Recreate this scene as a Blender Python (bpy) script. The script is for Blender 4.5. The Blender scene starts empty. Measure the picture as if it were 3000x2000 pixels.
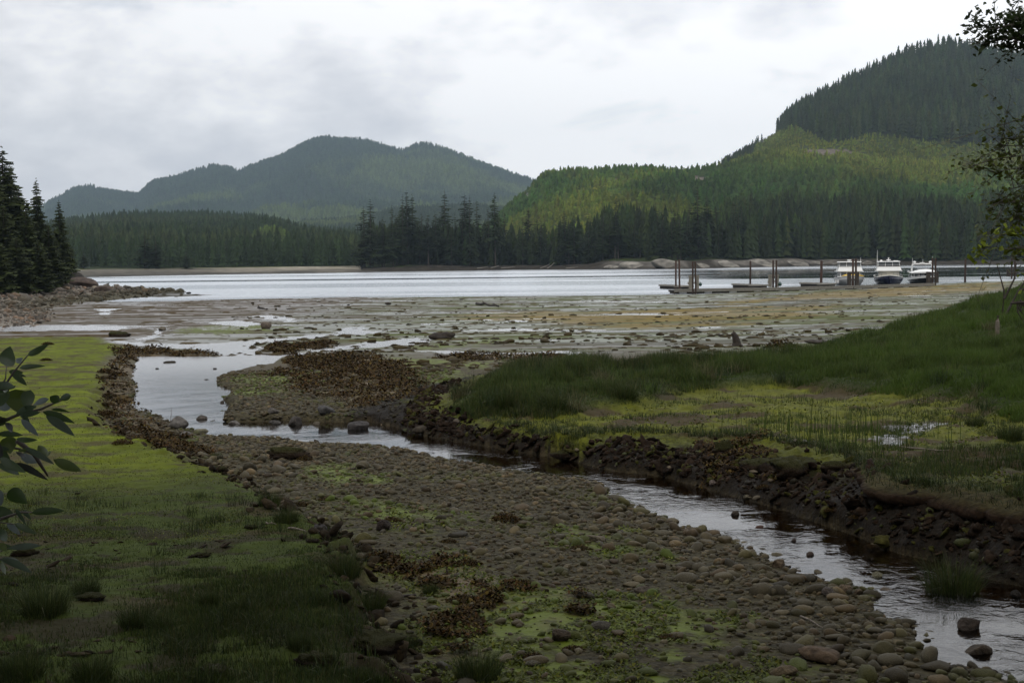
import bpy, math, random
import numpy as np
from mathutils import Vector, Matrix

random.seed(7)
RS = np.random.RandomState(11)
scene = bpy.context.scene
col = scene.collection

# ------------------------------------------------------------------ camera
F = 3770.0                      # focal length in photo pixels (3000 x 2000)
CAMZ = 4.3
PITCH = math.atan(235.0 / F)
ROLL = math.radians(0.6)
fwd = np.array([0, math.cos(PITCH), -math.sin(PITCH)])
up0 = np.array([0, math.sin(PITCH), math.cos(PITCH)])
rt0 = np.array([1.0, 0, 0])
rt = math.cos(ROLL) * rt0 - math.sin(ROLL) * up0
up = math.sin(ROLL) * rt0 + math.cos(ROLL) * up0
cam_d = bpy.data.cameras.new('camera')
cam = bpy.data.objects.new('camera', cam_d)
col.objects.link(cam)
cam_d.sensor_width = 36.0
cam_d.lens = F / 3000.0 * 36.0
cam_d.clip_start = 0.1
cam_d.clip_end = 60000
M = Matrix.Identity(4)
for i in range(3):
    M[i][0] = rt[i]; M[i][1] = up[i]; M[i][2] = -fwd[i]
M[2][3] = CAMZ
cam.matrix_world = M
scene.camera = cam

# ------------------------------------------------------------------ light
SUN_EL = math.radians(52)
SUN_AZ = math.radians(205)      # clockwise from +Y: behind the viewer, a little to the left
world = bpy.data.worlds.new('World')
scene.world = world
world.use_nodes = True
def build_world():
    nt = world.node_tree; N = nt.nodes; L = nt.links
    N.clear()
    out = N.new('ShaderNodeOutputWorld'); bg = N.new('ShaderNodeBackground')
    bg.inputs['Strength'].default_value = 0.1
    L.new(bg.outputs[0], out.inputs['Surface'])
    sky = N.new('ShaderNodeTexSky'); sky.sky_type = 'NISHITA'; sky.sun_disc = False
    sky.sun_elevation = SUN_EL; sky.sun_rotation = SUN_AZ
    tc = N.new('ShaderNodeTexCoord')
    mp = N.new('ShaderNodeMapping'); mp.inputs['Scale'].default_value = (1.0, 1.0, 1.9)
    L.new(tc.outputs['Generated'], mp.inputs['Vector'])
    def noise(scale, det, rough, dist, loc):
        m2 = N.new('ShaderNodeMapping'); m2.inputs['Location'].default_value = loc
        L.new(mp.outputs[0], m2.inputs['Vector'])
        n = N.new('ShaderNodeTexNoise'); n.inputs['Scale'].default_value = scale
        n.inputs['Detail'].default_value = det; n.inputs['Roughness'].default_value = rough
        n.inputs['Distortion'].default_value = dist
        L.new(m2.outputs[0], n.inputs['Vector'])
        return n.outputs['Fac']
    def math_(op, a, b=None, clamp=False):
        m = N.new('ShaderNodeMath'); m.operation = op; m.use_clamp = clamp
        for k, v in ((0, a), (1, b)):
            if v is None: continue
            if isinstance(v, (int, float)): m.inputs[k].default_value = v
            else: L.new(v, m.inputs[k])
        return m.outputs[0]
    big = noise(3.4, 2.0, 0.45, 0.0, (3.1, 0.4, 1.2))
    mid = noise(8.0, 6.0, 0.52, 0.1, (0.2, 5.0, 2.0))
    det = noise(24.0, 6.0, 0.55, 0.15, (7.0, 1.0, 0.0))
    s = math_('ADD', math_('MULTIPLY', big, 0.95), math_('MULTIPLY', mid, 0.95))
    s = math_('ADD', s, math_('MULTIPLY', det, 0.42))
    sx = N.new('ShaderNodeSeparateXYZ'); L.new(tc.outputs['Generated'], sx.inputs[0])
    s = math_('ADD', s, math_('MULTIPLY', sx.outputs['X'], 0.26))       # brighter to the right
    ramp = N.new('ShaderNodeValToRGB')
    e = ramp.color_ramp.elements
    e[0].position = 0.70; e[0].color = (0.63, 0.65, 0.70, 1)
    e[1].position = 1.0; e[1].color = (0.93, 0.935, 0.95, 1)
    el = e.new(0.80); el.color = (0.70, 0.715, 0.755, 1)
    el = e.new(0.90); el.color = (0.80, 0.81, 0.84, 1)
    sc_ = math_('MULTIPLY', s, 0.81)
    L.new(sc_, ramp.inputs['Fac'])
    sc2 = N.new('ShaderNodeVectorMath'); sc2.operation = 'SCALE'; sc2.inputs['Scale'].default_value = 9.6
    L.new(ramp.outputs['Color'], sc2.inputs[0])
    # the cloud is thinner and brighter ahead and to the right
    dt = N.new('ShaderNodeVectorMath'); dt.operation = 'DOT_PRODUCT'
    dt.inputs[1].default_value = (0.37, 0.71, 0.6)
    L.new(tc.outputs['Generated'], dt.inputs[0])
    gm = math_('ADD', math_('MULTIPLY', math_('MAXIMUM', dt.outputs['Value'], -0.2), 7.4), 6.9)
    L.new(gm, sc2.inputs['Scale'])
    gap = math_('MULTIPLY', math_('SUBTRACT', noise(5.0, 5.0, 0.6, 0.5, (2.0, 8.0, 4.0)), 0.62, True), 3.0, True)
    mix = N.new('ShaderNodeMix'); mix.data_type = 'RGBA'
    L.new(gap, mix.inputs['Factor'])
    L.new(sc2.outputs[0], mix.inputs['A'])
    L.new(sky.outputs[0], mix.inputs['B'])
    L.new(mix.outputs['Result'], bg.inputs['Color'])
build_world()
sun_d = bpy.data.lights.new('sun', 'SUN'); sun = bpy.data.objects.new('sun', sun_d); col.objects.link(sun)
sun_d.energy = 1.25; sun_d.angle = math.radians(22); sun_d.color = (1.0, 0.96, 0.9)
sv = Vector((math.sin(SUN_AZ) * math.cos(SUN_EL), math.cos(SUN_AZ) * math.cos(SUN_EL), math.sin(SUN_EL)))
sun.rotation_euler = sv.to_track_quat('Z', 'Y').to_euler()
scene.view_settings.view_transform = 'Standard'
scene.view_settings.look = 'None'
scene.view_settings.exposure = 0.0
scene.view_settings.gamma = 1.0
scene.render.engine = 'CYCLES'
cy = scene.cycles
cy.max_bounces = 6; cy.diffuse_bounces = 2; cy.glossy_bounces = 3; cy.transmission_bounces = 3
cy.transparent_max_bounces = 8; cy.volume_bounces = 0
cy.caustics_reflective = False; cy.caustics_refractive = False
cy.use_denoising = True

# ------------------------------------------------------------------ helpers
def setp(o, **k):
    for a, v in k.items(): o[a] = v
    return o
def tag(o, label, cat, group=None):
    o['label'] = label; o['category'] = cat
    if group: o['group'] = group
    return o
def link(o, parent=None):
    col.objects.link(o)
    if parent is not None: o.parent = parent
    return o
def empty(name, loc, rz=0.0, label=None, cat=None, group=None, scale=1.0):
    o = bpy.data.objects.new(name, None); col.objects.link(o)
    o.empty_display_size = 0.2
    o.location = loc; o.rotation_euler = (0, 0, rz); o.scale = (scale,) * 3
    if label: tag(o, label, cat, group)
    return o
def npmesh(name, V, Fc, mat, smooth=False, cols=None, P=None, mi=None):
    V = np.ascontiguousarray(V, dtype=np.float32)
    Fc = np.ascontiguousarray(Fc, dtype=np.int32)
    k = Fc.shape[1]
    me = bpy.data.meshes.new(name)
    me.vertices.add(len(V)); me.vertices.foreach_set('co', V.ravel())
    me.loops.add(Fc.size); me.loops.foreach_set('vertex_index', Fc.ravel())
    me.polygons.add(len(Fc))
    me.polygons.foreach_set('loop_start', np.arange(0, Fc.size, k, dtype=np.int32))
    me.polygons.foreach_set('loop_total', np.full(len(Fc), k, dtype=np.int32))
    if smooth: me.polygons.foreach_set('use_smooth', np.ones(len(Fc), dtype=bool))
    for nm, c in (('Col', cols), ('P', P)):
        if c is not None:
            c = np.asarray(c, dtype=np.float32)
            if c.shape[1] == 3: c = np.concatenate([c, np.ones((len(c), 1), np.float32)], 1)
            a = me.color_attributes.new(nm, 'FLOAT_COLOR', 'POINT')
            a.data.foreach_set('color', np.ascontiguousarray(c, dtype=np.float32).ravel())
    mats = mat if isinstance(mat, (list, tuple)) else [mat]
    for m in mats: me.materials.append(m)
    if mi is not None: me.polygons.foreach_set('material_index', np.asarray(mi, dtype=np.int32))
    me.update(calc_edges=True)
    return me
def npobj(name, V, Fc, mat, parent=None, **k):
    me = npmesh(name, V, Fc, mat, **k)
    return link(bpy.data.objects.new(name, me), parent)

def _hash(ix, iy, seed):
    h = (ix.astype(np.int64) * 374761393 + iy.astype(np.int64) * 668265263 + seed * 982451653) & 0xffffffff
    h = ((h ^ (h >> 13)) * 1274126177) & 0xffffffff
    h = (h ^ (h >> 16)) & 0xffff
    return h.astype(np.float32) / 65535.0
def vn(x, y, seed=0):
    x = np.asarray(x, dtype=np.float64); y = np.asarray(y, dtype=np.float64)
    ix = np.floor(x); iy = np.floor(y)
    fx = (x - ix).astype(np.float32); fy = (y - iy).astype(np.float32)
    fx = fx * fx * (3 - 2 * fx); fy = fy * fy * (3 - 2 * fy)
    a = _hash(ix, iy, seed); b = _hash(ix + 1, iy, seed); c = _hash(ix, iy + 1, seed); d = _hash(ix + 1, iy + 1, seed)
    return (a * (1 - fx) + b * fx) * (1 - fy) + (c * (1 - fx) + d * fx) * fy
def fbm(x, y, o=4, seed=0, g=0.5):
    s = 0; a = 1.0; t = 0; ca, sa = 0.8, 0.6
    for k in range(o):
        s = s + a * vn(x, y, seed + k * 17); t += a; a *= g
        x, y = (x * ca - y * sa) * 2.03 + 3.7, (x * sa + y * ca) * 2.03 + 1.3
    return s / t
def sst(a, b, x):
    t = np.clip((x - a) / (b - a), 0, 1)
    return t * t * (3 - 2 * t)
def lerp(a, b, t): return a + (b - a) * t

def ray(px, py):
    return fwd + (px - 1500.0) / F * rt - (py - 1000.0) / F * up
def W(px, py, z):
    d = ray(px, py); t = (z - CAMZ) / d[2]
    return np.array([d[0] * t, d[1] * t, z])
def WD(px, py, D):
    d = ray(px, py); t = D / d[1]
    return np.array([d[0] * t, D, CAMZ + d[2] * t])
SH_U = np.array([(p - 1500) / F for p in (-900, 0, 400, 1000, 2000, 2400, 2750, 3000, 3600)])
SH_D = np.array([150, 150, 150, 160, 156, 180, 203, 228, 260.0])
G_S = np.array([-60, 0, 8, 15, 30, 60, 100, 160, 200, 300.0])
G_Z = np.array([2.1, 1.85, 1.68, 1.53, 1.25, 0.82, 0.40, 0.0, -0.8, -3.0])
def Z0(x, y):
    yy = np.maximum(y, 3.0)
    S = np.interp(x / yy, SH_U, SH_D)
    return np.interp(np.where(y > 3, y * 160.0 / S, y), G_S, G_Z)
def G(px, py, off=0.0):
    z = 1.3
    for _ in range(25):
        p = W(px, py, z)
        if p[1] < 0 or p[1] > 400: p = W(px, py, 0.0); break
        z = 0.5 * z + 0.5 * (float(Z0(p[0], p[1])) + off)
    return p
def GP(pts, off=0.0): return np.array([G(a, b, off)[:2] for a, b in pts])
def inpoly(x, y, poly):
    c = np.zeros(np.shape(x), bool); n = len(poly)
    for i in range(n):
        x1, y1 = poly[i]; x2, y2 = poly[(i + 1) % n]
        if y1 == y2: continue
        m = ((y1 > y) != (y2 > y)) & (x < (x2 - x1) * (y - y1) / (y2 - y1) + x1)
        c ^= m
    return c
def dline(x, y, pts, closed=False):
    x = x.astype(np.float32); y = y.astype(np.float32)
    best = np.full(x.shape, 1e9, np.float32); n = len(pts)
    for i in range(n if closed else n - 1):
        x1, y1 = pts[i]; x2, y2 = pts[(i + 1) % n]
        dx, dy = x2 - x1, y2 - y1; l2 = dx * dx + dy * dy + 1e-9
        t = np.clip(((x - x1) * dx + (y - y1) * dy) / l2, 0, 1)
        q = (x - x1 - t * dx) ** 2 + (y - y1 - t * dy) ** 2
        best = np.minimum(best, q)
    return np.sqrt(best)
def sdp(x, y, poly):          # positive inside
    x = np.asarray(x); y = np.asarray(y)
    out = np.full(x.shape, -50.0, np.float32)
    lo = poly.min(0) - 8; hi = poly.max(0) + 8
    m = (x > lo[0]) & (x < hi[0]) & (y > lo[1]) & (y < hi[1])
    if m.any():
        d = dline(x[m], y[m], poly, True)
        out[m] = np.where(inpoly(x[m], y[m], poly), d, -d)
    return out

# ------------------------------------------------------------------ materials
def newmat(name):
    m = bpy.data.materials.new(name); m.use_nodes = True
    nt = m.node_tree; b = nt.nodes['Principled BSDF']
    return m, nt, b
def nd(nt, t, **k):
    n = nt.nodes.new(t)
    for a, v in k.items():
        if hasattr(n, a): setattr(n, a, v)
        else: n.inputs[a].default_value = v
    return n
def simple(name, c, rough=0.6, metal=0.0, nscale=8.0, namt=0.25, bump=0.0, stretch=None, spec=0.5):
    m, nt, b = newmat(name)
    L = nt.links
    tc = nd(nt, 'ShaderNodeTexCoord')
    src = tc.outputs['Object']
    if stretch:
        mp = nd(nt, 'ShaderNodeMapping'); mp.inputs['Scale'].default_value = stretch
        L.new(src, mp.inputs[0]); src = mp.outputs[0]
    n = nd(nt, 'ShaderNodeTexNoise'); n.inputs['Scale'].default_value = nscale; n.inputs['Detail'].default_value = 5
    L.new(src, n.inputs['Vector'])
    mr = nd(nt, 'ShaderNodeMapRange')
    mr.inputs['From Min'].default_value = 0.3; mr.inputs['From Max'].default_value = 0.7
    mr.inputs['To Min'].default_value = 1 - namt; mr.inputs['To Max'].default_value = 1 + namt
    L.new(n.outputs['Fac'], mr.inputs['Value'])
    vm = nd(nt, 'ShaderNodeVectorMath'); vm.operation = 'SCALE'
    vm.inputs[0].default_value = c[:3]
    L.new(mr.outputs[0], vm.inputs['Scale']); L.new(vm.outputs[0], b.inputs['Base Color'])
    b.inputs['Roughness'].default_value = rough; b.inputs['Metallic'].default_value = metal
    b.inputs['Specular IOR Level'].default_value = spec
    if bump:
        bp = nd(nt, 'ShaderNodeBump'); bp.inputs['Strength'].default_value = 1.0; bp.inputs['Distance'].default_value = bump
        L.new(n.outputs['Fac'], bp.inputs['Height']); L.new(bp.outputs[0], b.inputs['Normal'])
    return m
def attrmat(name, rough=0.75, nscale=3.0, namt=0.3, bump=0.0, spec=0.3, trans=0.0, wet=0.0):
    """base colour = the mesh's own colour attribute, varied by noise"""
    m, nt, b = newmat(name); L = nt.links
    at = nd(nt, 'ShaderNodeAttribute'); at.attribute_name = 'Col'
    tc = nd(nt, 'ShaderNodeTexCoord')
    n = nd(nt, 'ShaderNodeTexNoise'); n.inputs['Scale'].default_value = nscale; n.inputs['Detail'].default_value = 4
    L.new(tc.outputs['Object'], n.inputs['Vector'])
    mr = nd(nt, 'ShaderNodeMapRange')
    mr.inputs['From Min'].default_value = 0.3; mr.inputs['From Max'].default_value = 0.7
    mr.inputs['To Min'].default_value = 1 - namt; mr.inputs['To Max'].default_value = 1 + namt
    L.new(n.outputs['Fac'], mr.inputs['Value'])
    vm = nd(nt, 'ShaderNodeVectorMath'); vm.operation = 'SCALE'
    L.new(at.outputs['Color'], vm.inputs[0]); L.new(mr.outputs[0], vm.inputs['Scale'])
    L.new(vm.outputs[0], b.inputs['Base Color'])
    b.inputs['Roughness'].default_value = rough
    b.inputs['Specular IOR Level'].default_value = spec
    if bump:
        bp = nd(nt, 'ShaderNodeBump'); bp.inputs['Distance'].default_value = bump
        L.new(n.outputs['Fac'], bp.inputs['Height']); L.new(bp.outputs[0], b.inputs['Normal'])
    if trans:
        tr = nd(nt, 'ShaderNodeBsdfTranslucent'); mx = nd(nt, 'ShaderNodeMixShader')
        mx.inputs[0].default_value = trans
        L.new(vm.outputs[0], tr.inputs['Color'])
        L.new(b.outputs[0], mx.inputs[1]); L.new(tr.outputs[0], mx.inputs[2])
        L.new(mx.outputs[0], nt.nodes['Material Output'].inputs['Surface'])
    return m
# ------------------------------------------------------------------ ground plan (traced on the ground, in metres)
SL = [(408,1049),(385,1113),(398,1125),(393,1176),(425,1198),(489,1223),(553,1249),(638,1272),(787,1278),(885,1291),(1000,1300),(1085,1300),(1170,1312),(1247,1321),(1323,1344),(1353,1351),(1468,1363),(1544,1380),(1617,1387),(1723,1403),(1808,1423),(1808,1453),(1850,1461),(1885,1495),(1961,1506),(2000,1535),(2128,1551),(2170,1585),(2213,1615),(2264,1630),(2361,1668),(2404,1672),(2472,1695),(2560,1715),(2612,1738),(2600,1770),(2638,1797),(2723,1835),(2740,1856),(2787,1899),(2829,1930),(2914,1945),(3000,1970),(3250,2080)]
SR = [(821,1049),(791,1074),(723,1083),(680,1096),(634,1113),(638,1130),(689,1151),(650,1172),(680,1189),(655,1215),(659,1236),(723,1236),(851,1232),(1000,1238),(1085,1236),(1149,1249),(1204,1266),(1264,1283),(1340,1295),(1425,1308),(1510,1325),(1638,1342),(1702,1359),(1791,1380),(1893,1389),(1965,1402),(2000,1415),(2106,1444),(2183,1466),(2234,1478),(2289,1495),(2340,1515),(2425,1542),(2531,1580),(2638,1623),(2744,1645),(2893,1698),(3000,1720),(3300,1800)]
SLw = GP(SL, -0.1); SRw = GP(SR, -0.1)
SLw = np.vstack([SLw, [(9.0, 4.0), (14, 0)]]); SRw = np.vstack([SRw, [(12.0, 7.6), (22, 4)]])
STREAM = np.vstack([SLw, SRw[::-1]])
UWp = [
 [(640,1062),(821,1050),(900,1040),(1000,1027),(1120,1018),(1230,1010),(1290,996),(1215,983),(1190,991),(1080,1002),(1000,1012),(900,1023),(835,1037),(760,1036),(700,1038),(640,1045)],
 [(640,1045),(760,1036),(790,1022),(775,1010),(860,999),(960,989),(1050,980),(1130,976),(1130,968),(1000,976),(880,984),(770,992),(660,1003),(560,1008),(440,1004),(335,996),(320,1006),(400,1018),(540,1027),(600,1036)],
 [(440,962),(500,964),(490,986),(410,1002),(375,997),(425,980)],
 [(617,944),(700,939),(770,950),(720,958),(640,950)],
 [(723,926),(800,923),(885,936),(860,946),(780,938)],
 [(985,962),(1060,956),(1095,972),(1060,986),(985,982)],
 [(-300,962),(0,956),(150,952),(385,956),(370,970),(150,970),(0,974),(-300,985)],
 [(285,905),(345,903),(330,922),(280,925)],
 [(1180,1030),(1330,1024),(1480,1032),(1640,1026),(1760,1030),(1700,1042),(1500,1044),(1300,1040)],
]
UW = [GP(p, -0.04) for p in UWp]
def WP(l): return np.array([W(*p)[:2] for p in l])
crest = WP([(1330,1180,1.58),(1361,1193,1.55),(1425,1223,1.55),(1451,1253,1.55),(1527,1266,1.55),(1574,1278,1.55),(1638,1300,1.55),(1697,1308,1.55),(1744,1287,1.6),(1850,1283,1.6),(2000,1287,1.65),(2170,1287,1.7),(2298,1296,1.8),(2383,1308,1.85),(2468,1330,1.9),(2553,1364,1.95),(2595,1398,1.95),(2617,1440,1.95),(2680,1453,1.95),(2808,1461,1.95),(2893,1483,1.95),(3000,1500,1.95),(3300,1560,2.0)])
backe = WP([(1400,1110,1.75),(1500,1068,1.75),(1800,1065,1.75),(2100,1050,1.8),(2300,1020,1.9),(2450,975,2.1),(2600,930,2.4),(2750,880,2.7),(2900,845,3.0),(3000,825,3.1),(3400,800,3.2)])
crest = np.vstack([crest, [(20, 9.5), (40, 5)]])
RB = np.vstack([crest, [(70, 40), (90, 90)], backe[::-1]])
ugf = WP([(1325,1180,1.75),(1400,1195,1.75),(1500,1200,1.75),(1600,1208,1.75),(1700,1195,1.75),(1760,1175,1.8),(1900,1158,1.8),(2050,1128,1.75),(2200,1118,1.75),(2350,1118,1.78),(2450,1130,1.8),(2600,1140,1.85),(2800,1165,1.9),(3000,1210,2.0),(3300,1290,2.1)])
UG = np.vstack([ugf, [(30, 16), (70, 40), (90, 90)], backe[::-1]])
RIGHT = np.vstack([SRw, [(40, 3), (90, 60), (90, 120)], GP([(1500,1000),(1000,1040)])])
LBK = np.vstack([GP([(-600,985),(0,980),(300,976),(325,990),(398,1010),(345,1035),(325,1060),(318,1120),(305,1190),(315,1232),(400,1262),(450,1285),(560,1320),(640,1370),(700,1400),(790,1440),(850,1500),(960,1560),(1020,1600),(1060,1690),(1110,1800),(1170,1930),(1200,2010)], 0.2), [(-0.15, 3.5), (0.3, -6), (-60, -6), (-60, 40)]])
HLp = np.vstack([GP([(-900,1000),(-300,990),(0,978),(110,952),(165,930),(150,914),(130,906)]), WP([(250,884,.1),(330,878,.05),(420,871,.02),(490,866,0),(540,863,-.1)]), WP([(560,856,0),(480,856,0),(400,851,0),(330,846,0),(200,838,0),(-700,850,0)]), [(-260, 120)]])
SPIT = WP([(230,848,.5),(290,853,.4),(350,856,.4),(420,860,.3),(490,863,.15)])
WEED = [GP(p) for p in [
 [(1000,1028),(1190,1062),(1213,1134),(1255,1155),(1180,1190),(1060,1200),(1000,1172),(880,1150),(830,1090),(870,1050)],
 [(1300,1046),(1440,1036),(1700,1042),(1720,1052),(1500,1056),(1320,1060)],
 [(345,1050),(385,1060),(390,1110),(380,1180),(440,1215),(480,1250),(420,1262),(330,1235),(318,1180),(330,1100)],
 [(340,1030),(450,1020),(660,1036),(680,1056),(560,1062),(420,1056),(345,1062)],
 [(790,1015),(870,1002),(960,1000),(955,1020),(860,1035),(790,1036)],
 [(380,1280),(470,1262),(560,1300),(640,1330),(600,1350),(480,1320),(380,1310)],
 [(1130,1690),(1350,1650),(1560,1700),(1500,1830),(1330,1900),(1200,1830)],
 [(2000,1340),(2200,1350),(2350,1400),(2300,1440),(2100,1400)]]]
GRN = [GP(p) for p in [
 [(690,1155),(720,1100),(850,1083),(1010,1098),(900,1130),(800,1150),(720,1172)],
 [(1060,1045),(1300,1050),(1450,1055),(1410,1090),(1330,1130),(1290,1140),(1200,1115),(1130,1072)],
 [(1180,1020),(1300,1000),(1500,990),(1450,1010),(1300,1025)],
 [(1060,1640),(1250,1630),(1600,1690),(1900,1770),(2150,1850),(2350,1960),(2400,2100),(1180,2100),(1150,1900)],
 [(1010,1470),(1200,1490),(1330,1540),(1260,1580),(1080,1560)], [(900,1340),(1050,1360),(1120,1420),(980,1430)], [(1700,1560),(1850,1600),(1800,1640),(1690,1610)],
 [(480,1275),(560,1270),(620,1320),(560,1325)],
 [(560,955),(760,948),(880,960),(760,975),(600,985),(500,975)]]]
YEL = [GP(p) for p in [
 [(1300,935),(1425,915),(1700,912),(2000,905),(2250,898),(2450,890),(2420,925),(2210,950),(2000,962),(1800,958),(1600,945),(1400,937)],
 [(2050,890),(2300,868),(2500,850),(2700,838),(2950,826),(2950,850),(2700,866),(2500,872),(2350,878),(2150,895)]]]

def H(x, y, full=True):
    x = np.asarray(x, np.float64); y = np.asarray(y, np.float64)
    b = Z0(x, y)
    wob = (fbm(x * 0.9, y * 0.9, 3, 5) - 0.5) * (0.5 + 0.012 * np.maximum(y, 0))
    wob2 = (fbm(x * 4.0, y * 4.0, 3, 9) - 0.5)
    n1 = fbm(x * 0.35, y * 0.35, 4, 21) - 0.5
    n2 = fbm(x * 2.2, y * 2.2, 4, 33) - 0.5
    n3 = fbm(x * 9, y * 9, 3, 41) - 0.5
    off = 0.03 + 0.05 * n1 + 0.05 * n2 * sst(60, 20, y)
    # tidal flat undulation, drawn out along the shore
    flat = sst(38, 55, y)
    u = fbm(x * 0.10 + 0.5 * n1, y * 0.30, 4, 61) - 0.5
    u2 = fbm(x * 0.5, y * 1.1, 3, 77) - 0.5
    off = lerp(off, 0.012 + 0.16 * u + 0.07 * u2, flat)
    sds = sdp(x, y, STREAM) + (wob2 * 0.3 + wob * 0.2) * sst(60, 22, y) * .8
    st = sst(-0.22, 0.25, sds)
    rs = inpoly(x, y, RIGHT)
    off = np.where(~rs & (y < 30) & (sds > -6), np.minimum(off, -0.095 + 0.045 * np.maximum(-sds, 0) + 0.02 * n2), off)
    off = lerp(off, np.minimum(off, -0.22) + 0.10 * n2, st)
    uw = np.full(x.shape, -50.0, np.float32)
    for p in UW: uw = np.maximum(uw, sdp(x, y, p))
    uw = uw + wob * 0.8 + wob2 * 0.3
    off = lerp(off, -0.12 + 0.1 * n2, sst(-0.3, 0.9, uw + 1.4 * n2))
    # gravel shoal between the pool and the water above it
    # left bank
    sl = sdp(x, y, LBK) + wob * 0.5 + wob2 * 0.55
    hl = np.interp(y, [4, 9, 16, 40, 70], [0.42, 0.36, 0.22, 0.14, 0.06])
    lf = sst(-0.12, 0.22 + 0.01 * np.maximum(y, 0), sl)
    off = np.where(sl > -3, lerp(off, hl + 0.06 * n1 + 0.07 * n2 + 0.035 * n3, lf), off)
    # right bank
    so = sdp(x, y, RB) + wob2 * 0.45 * sst(60, 25, y) + wob * 0.25
    ds = np.where(sds < 0, -sds, 0)
    w = np.clip(ds + np.maximum(-so, 0), 0.12, 1.9)
    f = np.clip(1 + np.minimum(so, 0) / w, 0, 1)
    f = np.where(rs, f, 0) * (so > -3)
    hb = np.interp(y, [10, 13, 20, 30, 60], [0.42, 0.40, 0.24, 0.32, 0.5])
    hb = hb + 0.10 * np.clip(x - 5.5 - 0.12 * np.maximum(y - 14, 0), 0, 100) * sst(14, 30, y)
    hb = np.minimum(hb, 3.05 - b)
    fs = f ** 0.8 * (1 + 0.5 * n2 * (1 - f)) 
    rough_b = (0.10 * n2 + 0.07 * n3) * np.clip(f * (1.25 - f) * 4, 0, 1)
    off = lerp(off, hb + 0.08 * n1 + 0.05 * n2, np.clip(fs, 0, 1)) + rough_b
    ug = sdp(x, y, UG) + wob * 0.6
    off = off + np.where(rs | (y > 25), 0.22 * sst(-0.25, 0.5, ug) * (f > 0.5), 0)
    # headland on the left
    hd = sdp(x, y, HLp) + wob * 1.2
    hz = np.clip(0.075 * hd, 0, 2.6) + (0.45 * (fbm(x * 0.35, y * 0.35, 4, 91) - 0.5) + 0.3 * (fbm(x * 1.1, y * 1.1, 3, 95) - 0.5)) * sst(0, 6, hd)
    z = b + off
    hf = sst(-0.5, 2.0, hd)
    dsp = np.full(x.shape, 99.0, np.float32); q_ = (y > 120) & (x < -20)
    if q_.any(): dsp[q_] = dline(x[q_], y[q_], SPIT)
    z = np.where(hd > -0.5, lerp(z, np.maximum(z, 0.0) * 0.5 + 0.15 + hz, hf), z)
    z = np.maximum(z, np.where(dsp < 30, 0.40 - 0.075 * dsp - 0.22 * (fbm(x * .8, y * .8, 3, 99) - .5) * 2, -9))
    if not full: return z
    return z, dict(sds=sds, dsp=dsp, uw=uw, sl=sl, lf=lf, so=so, f=f, rs=rs, ug=ug, hd=hd, n1=n1, n2=n2, n3=n3, u=u, u2=u2, wob=wob, wob2=wob2, off=off, b=b, flat=flat)
WLS = ([-60, 25, 50, 170], [-0.10, -0.10, -0.035, -0.03])
def water_z(x, y): return Z0(x, y) + np.interp(y, *WLS)

def masks(x, y, m):
    """surface cover, 0..1 each"""
    wb = m['wob'] * 1.0 + m['wob2'] * 0.5
    yy = np.maximum(y, 1)
    R = {}
    weed = np.zeros(x.shape, np.float32)
    for p in WEED: weed = np.maximum(weed, sst(-0.4, 0.5, sdp(x, y, p) + wb + m['n2'] * 1.2))
    grn = np.zeros(x.shape, np.float32)
    for p in GRN: grn = np.maximum(grn, sst(-0.4, 0.6, sdp(x, y, p) + wb * 1.5 + m['n2'] * 1.0))
    yel = np.zeros(x.shape, np.float32)
    for p in YEL: yel = np.maximum(yel, sst(-1.5, 2.5, sdp(x, y, p) + wb * 3 + m['u2'] * 6))
    R['weed'] = weed; R['grn'] = grn; R['yel'] = yel
    R['lb'] = m['lf']
    R['bank'] = (m['f'] > 0.02) * sst(0.0, 0.1, m['f'])
    R['top'] = sst(0.8, 1.0, m['f'])
    R['ug'] = sst(-0.2, 0.4, m['ug']) * (m['f'] > 0.5)
    R['head'] = sst(-0.5, 1.0, m['hd'])
    return R

GU_in = np.linspace(-0.43, 0.43, 1260)
GU = np.concatenate([np.linspace(-0.95, -0.43, 110)[:-1], GU_in, np.linspace(0.43, 0.95, 110)[1:]])
inv = np.linspace(1 / 4.2, 1 / 260.0, 700)
r1 = 1 / inv
r2 = np.geomspace(4.2, 260, 420)
GY = np.unique(np.concatenate([np.linspace(-4, 4.1, 26), r1, r2]).round(3))
def grid_xy(GU, GY):
    U, Y = np.meshgrid(GU, GY); return U * (Y + 4.5), Y
def grid_faces(nr, nc):
    a = np.arange((nr - 1) * nc).reshape(nr - 1, nc)[:, :-1].ravel()
    return np.stack([a, a + 1, a + nc + 1, a + nc], 1)

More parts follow.
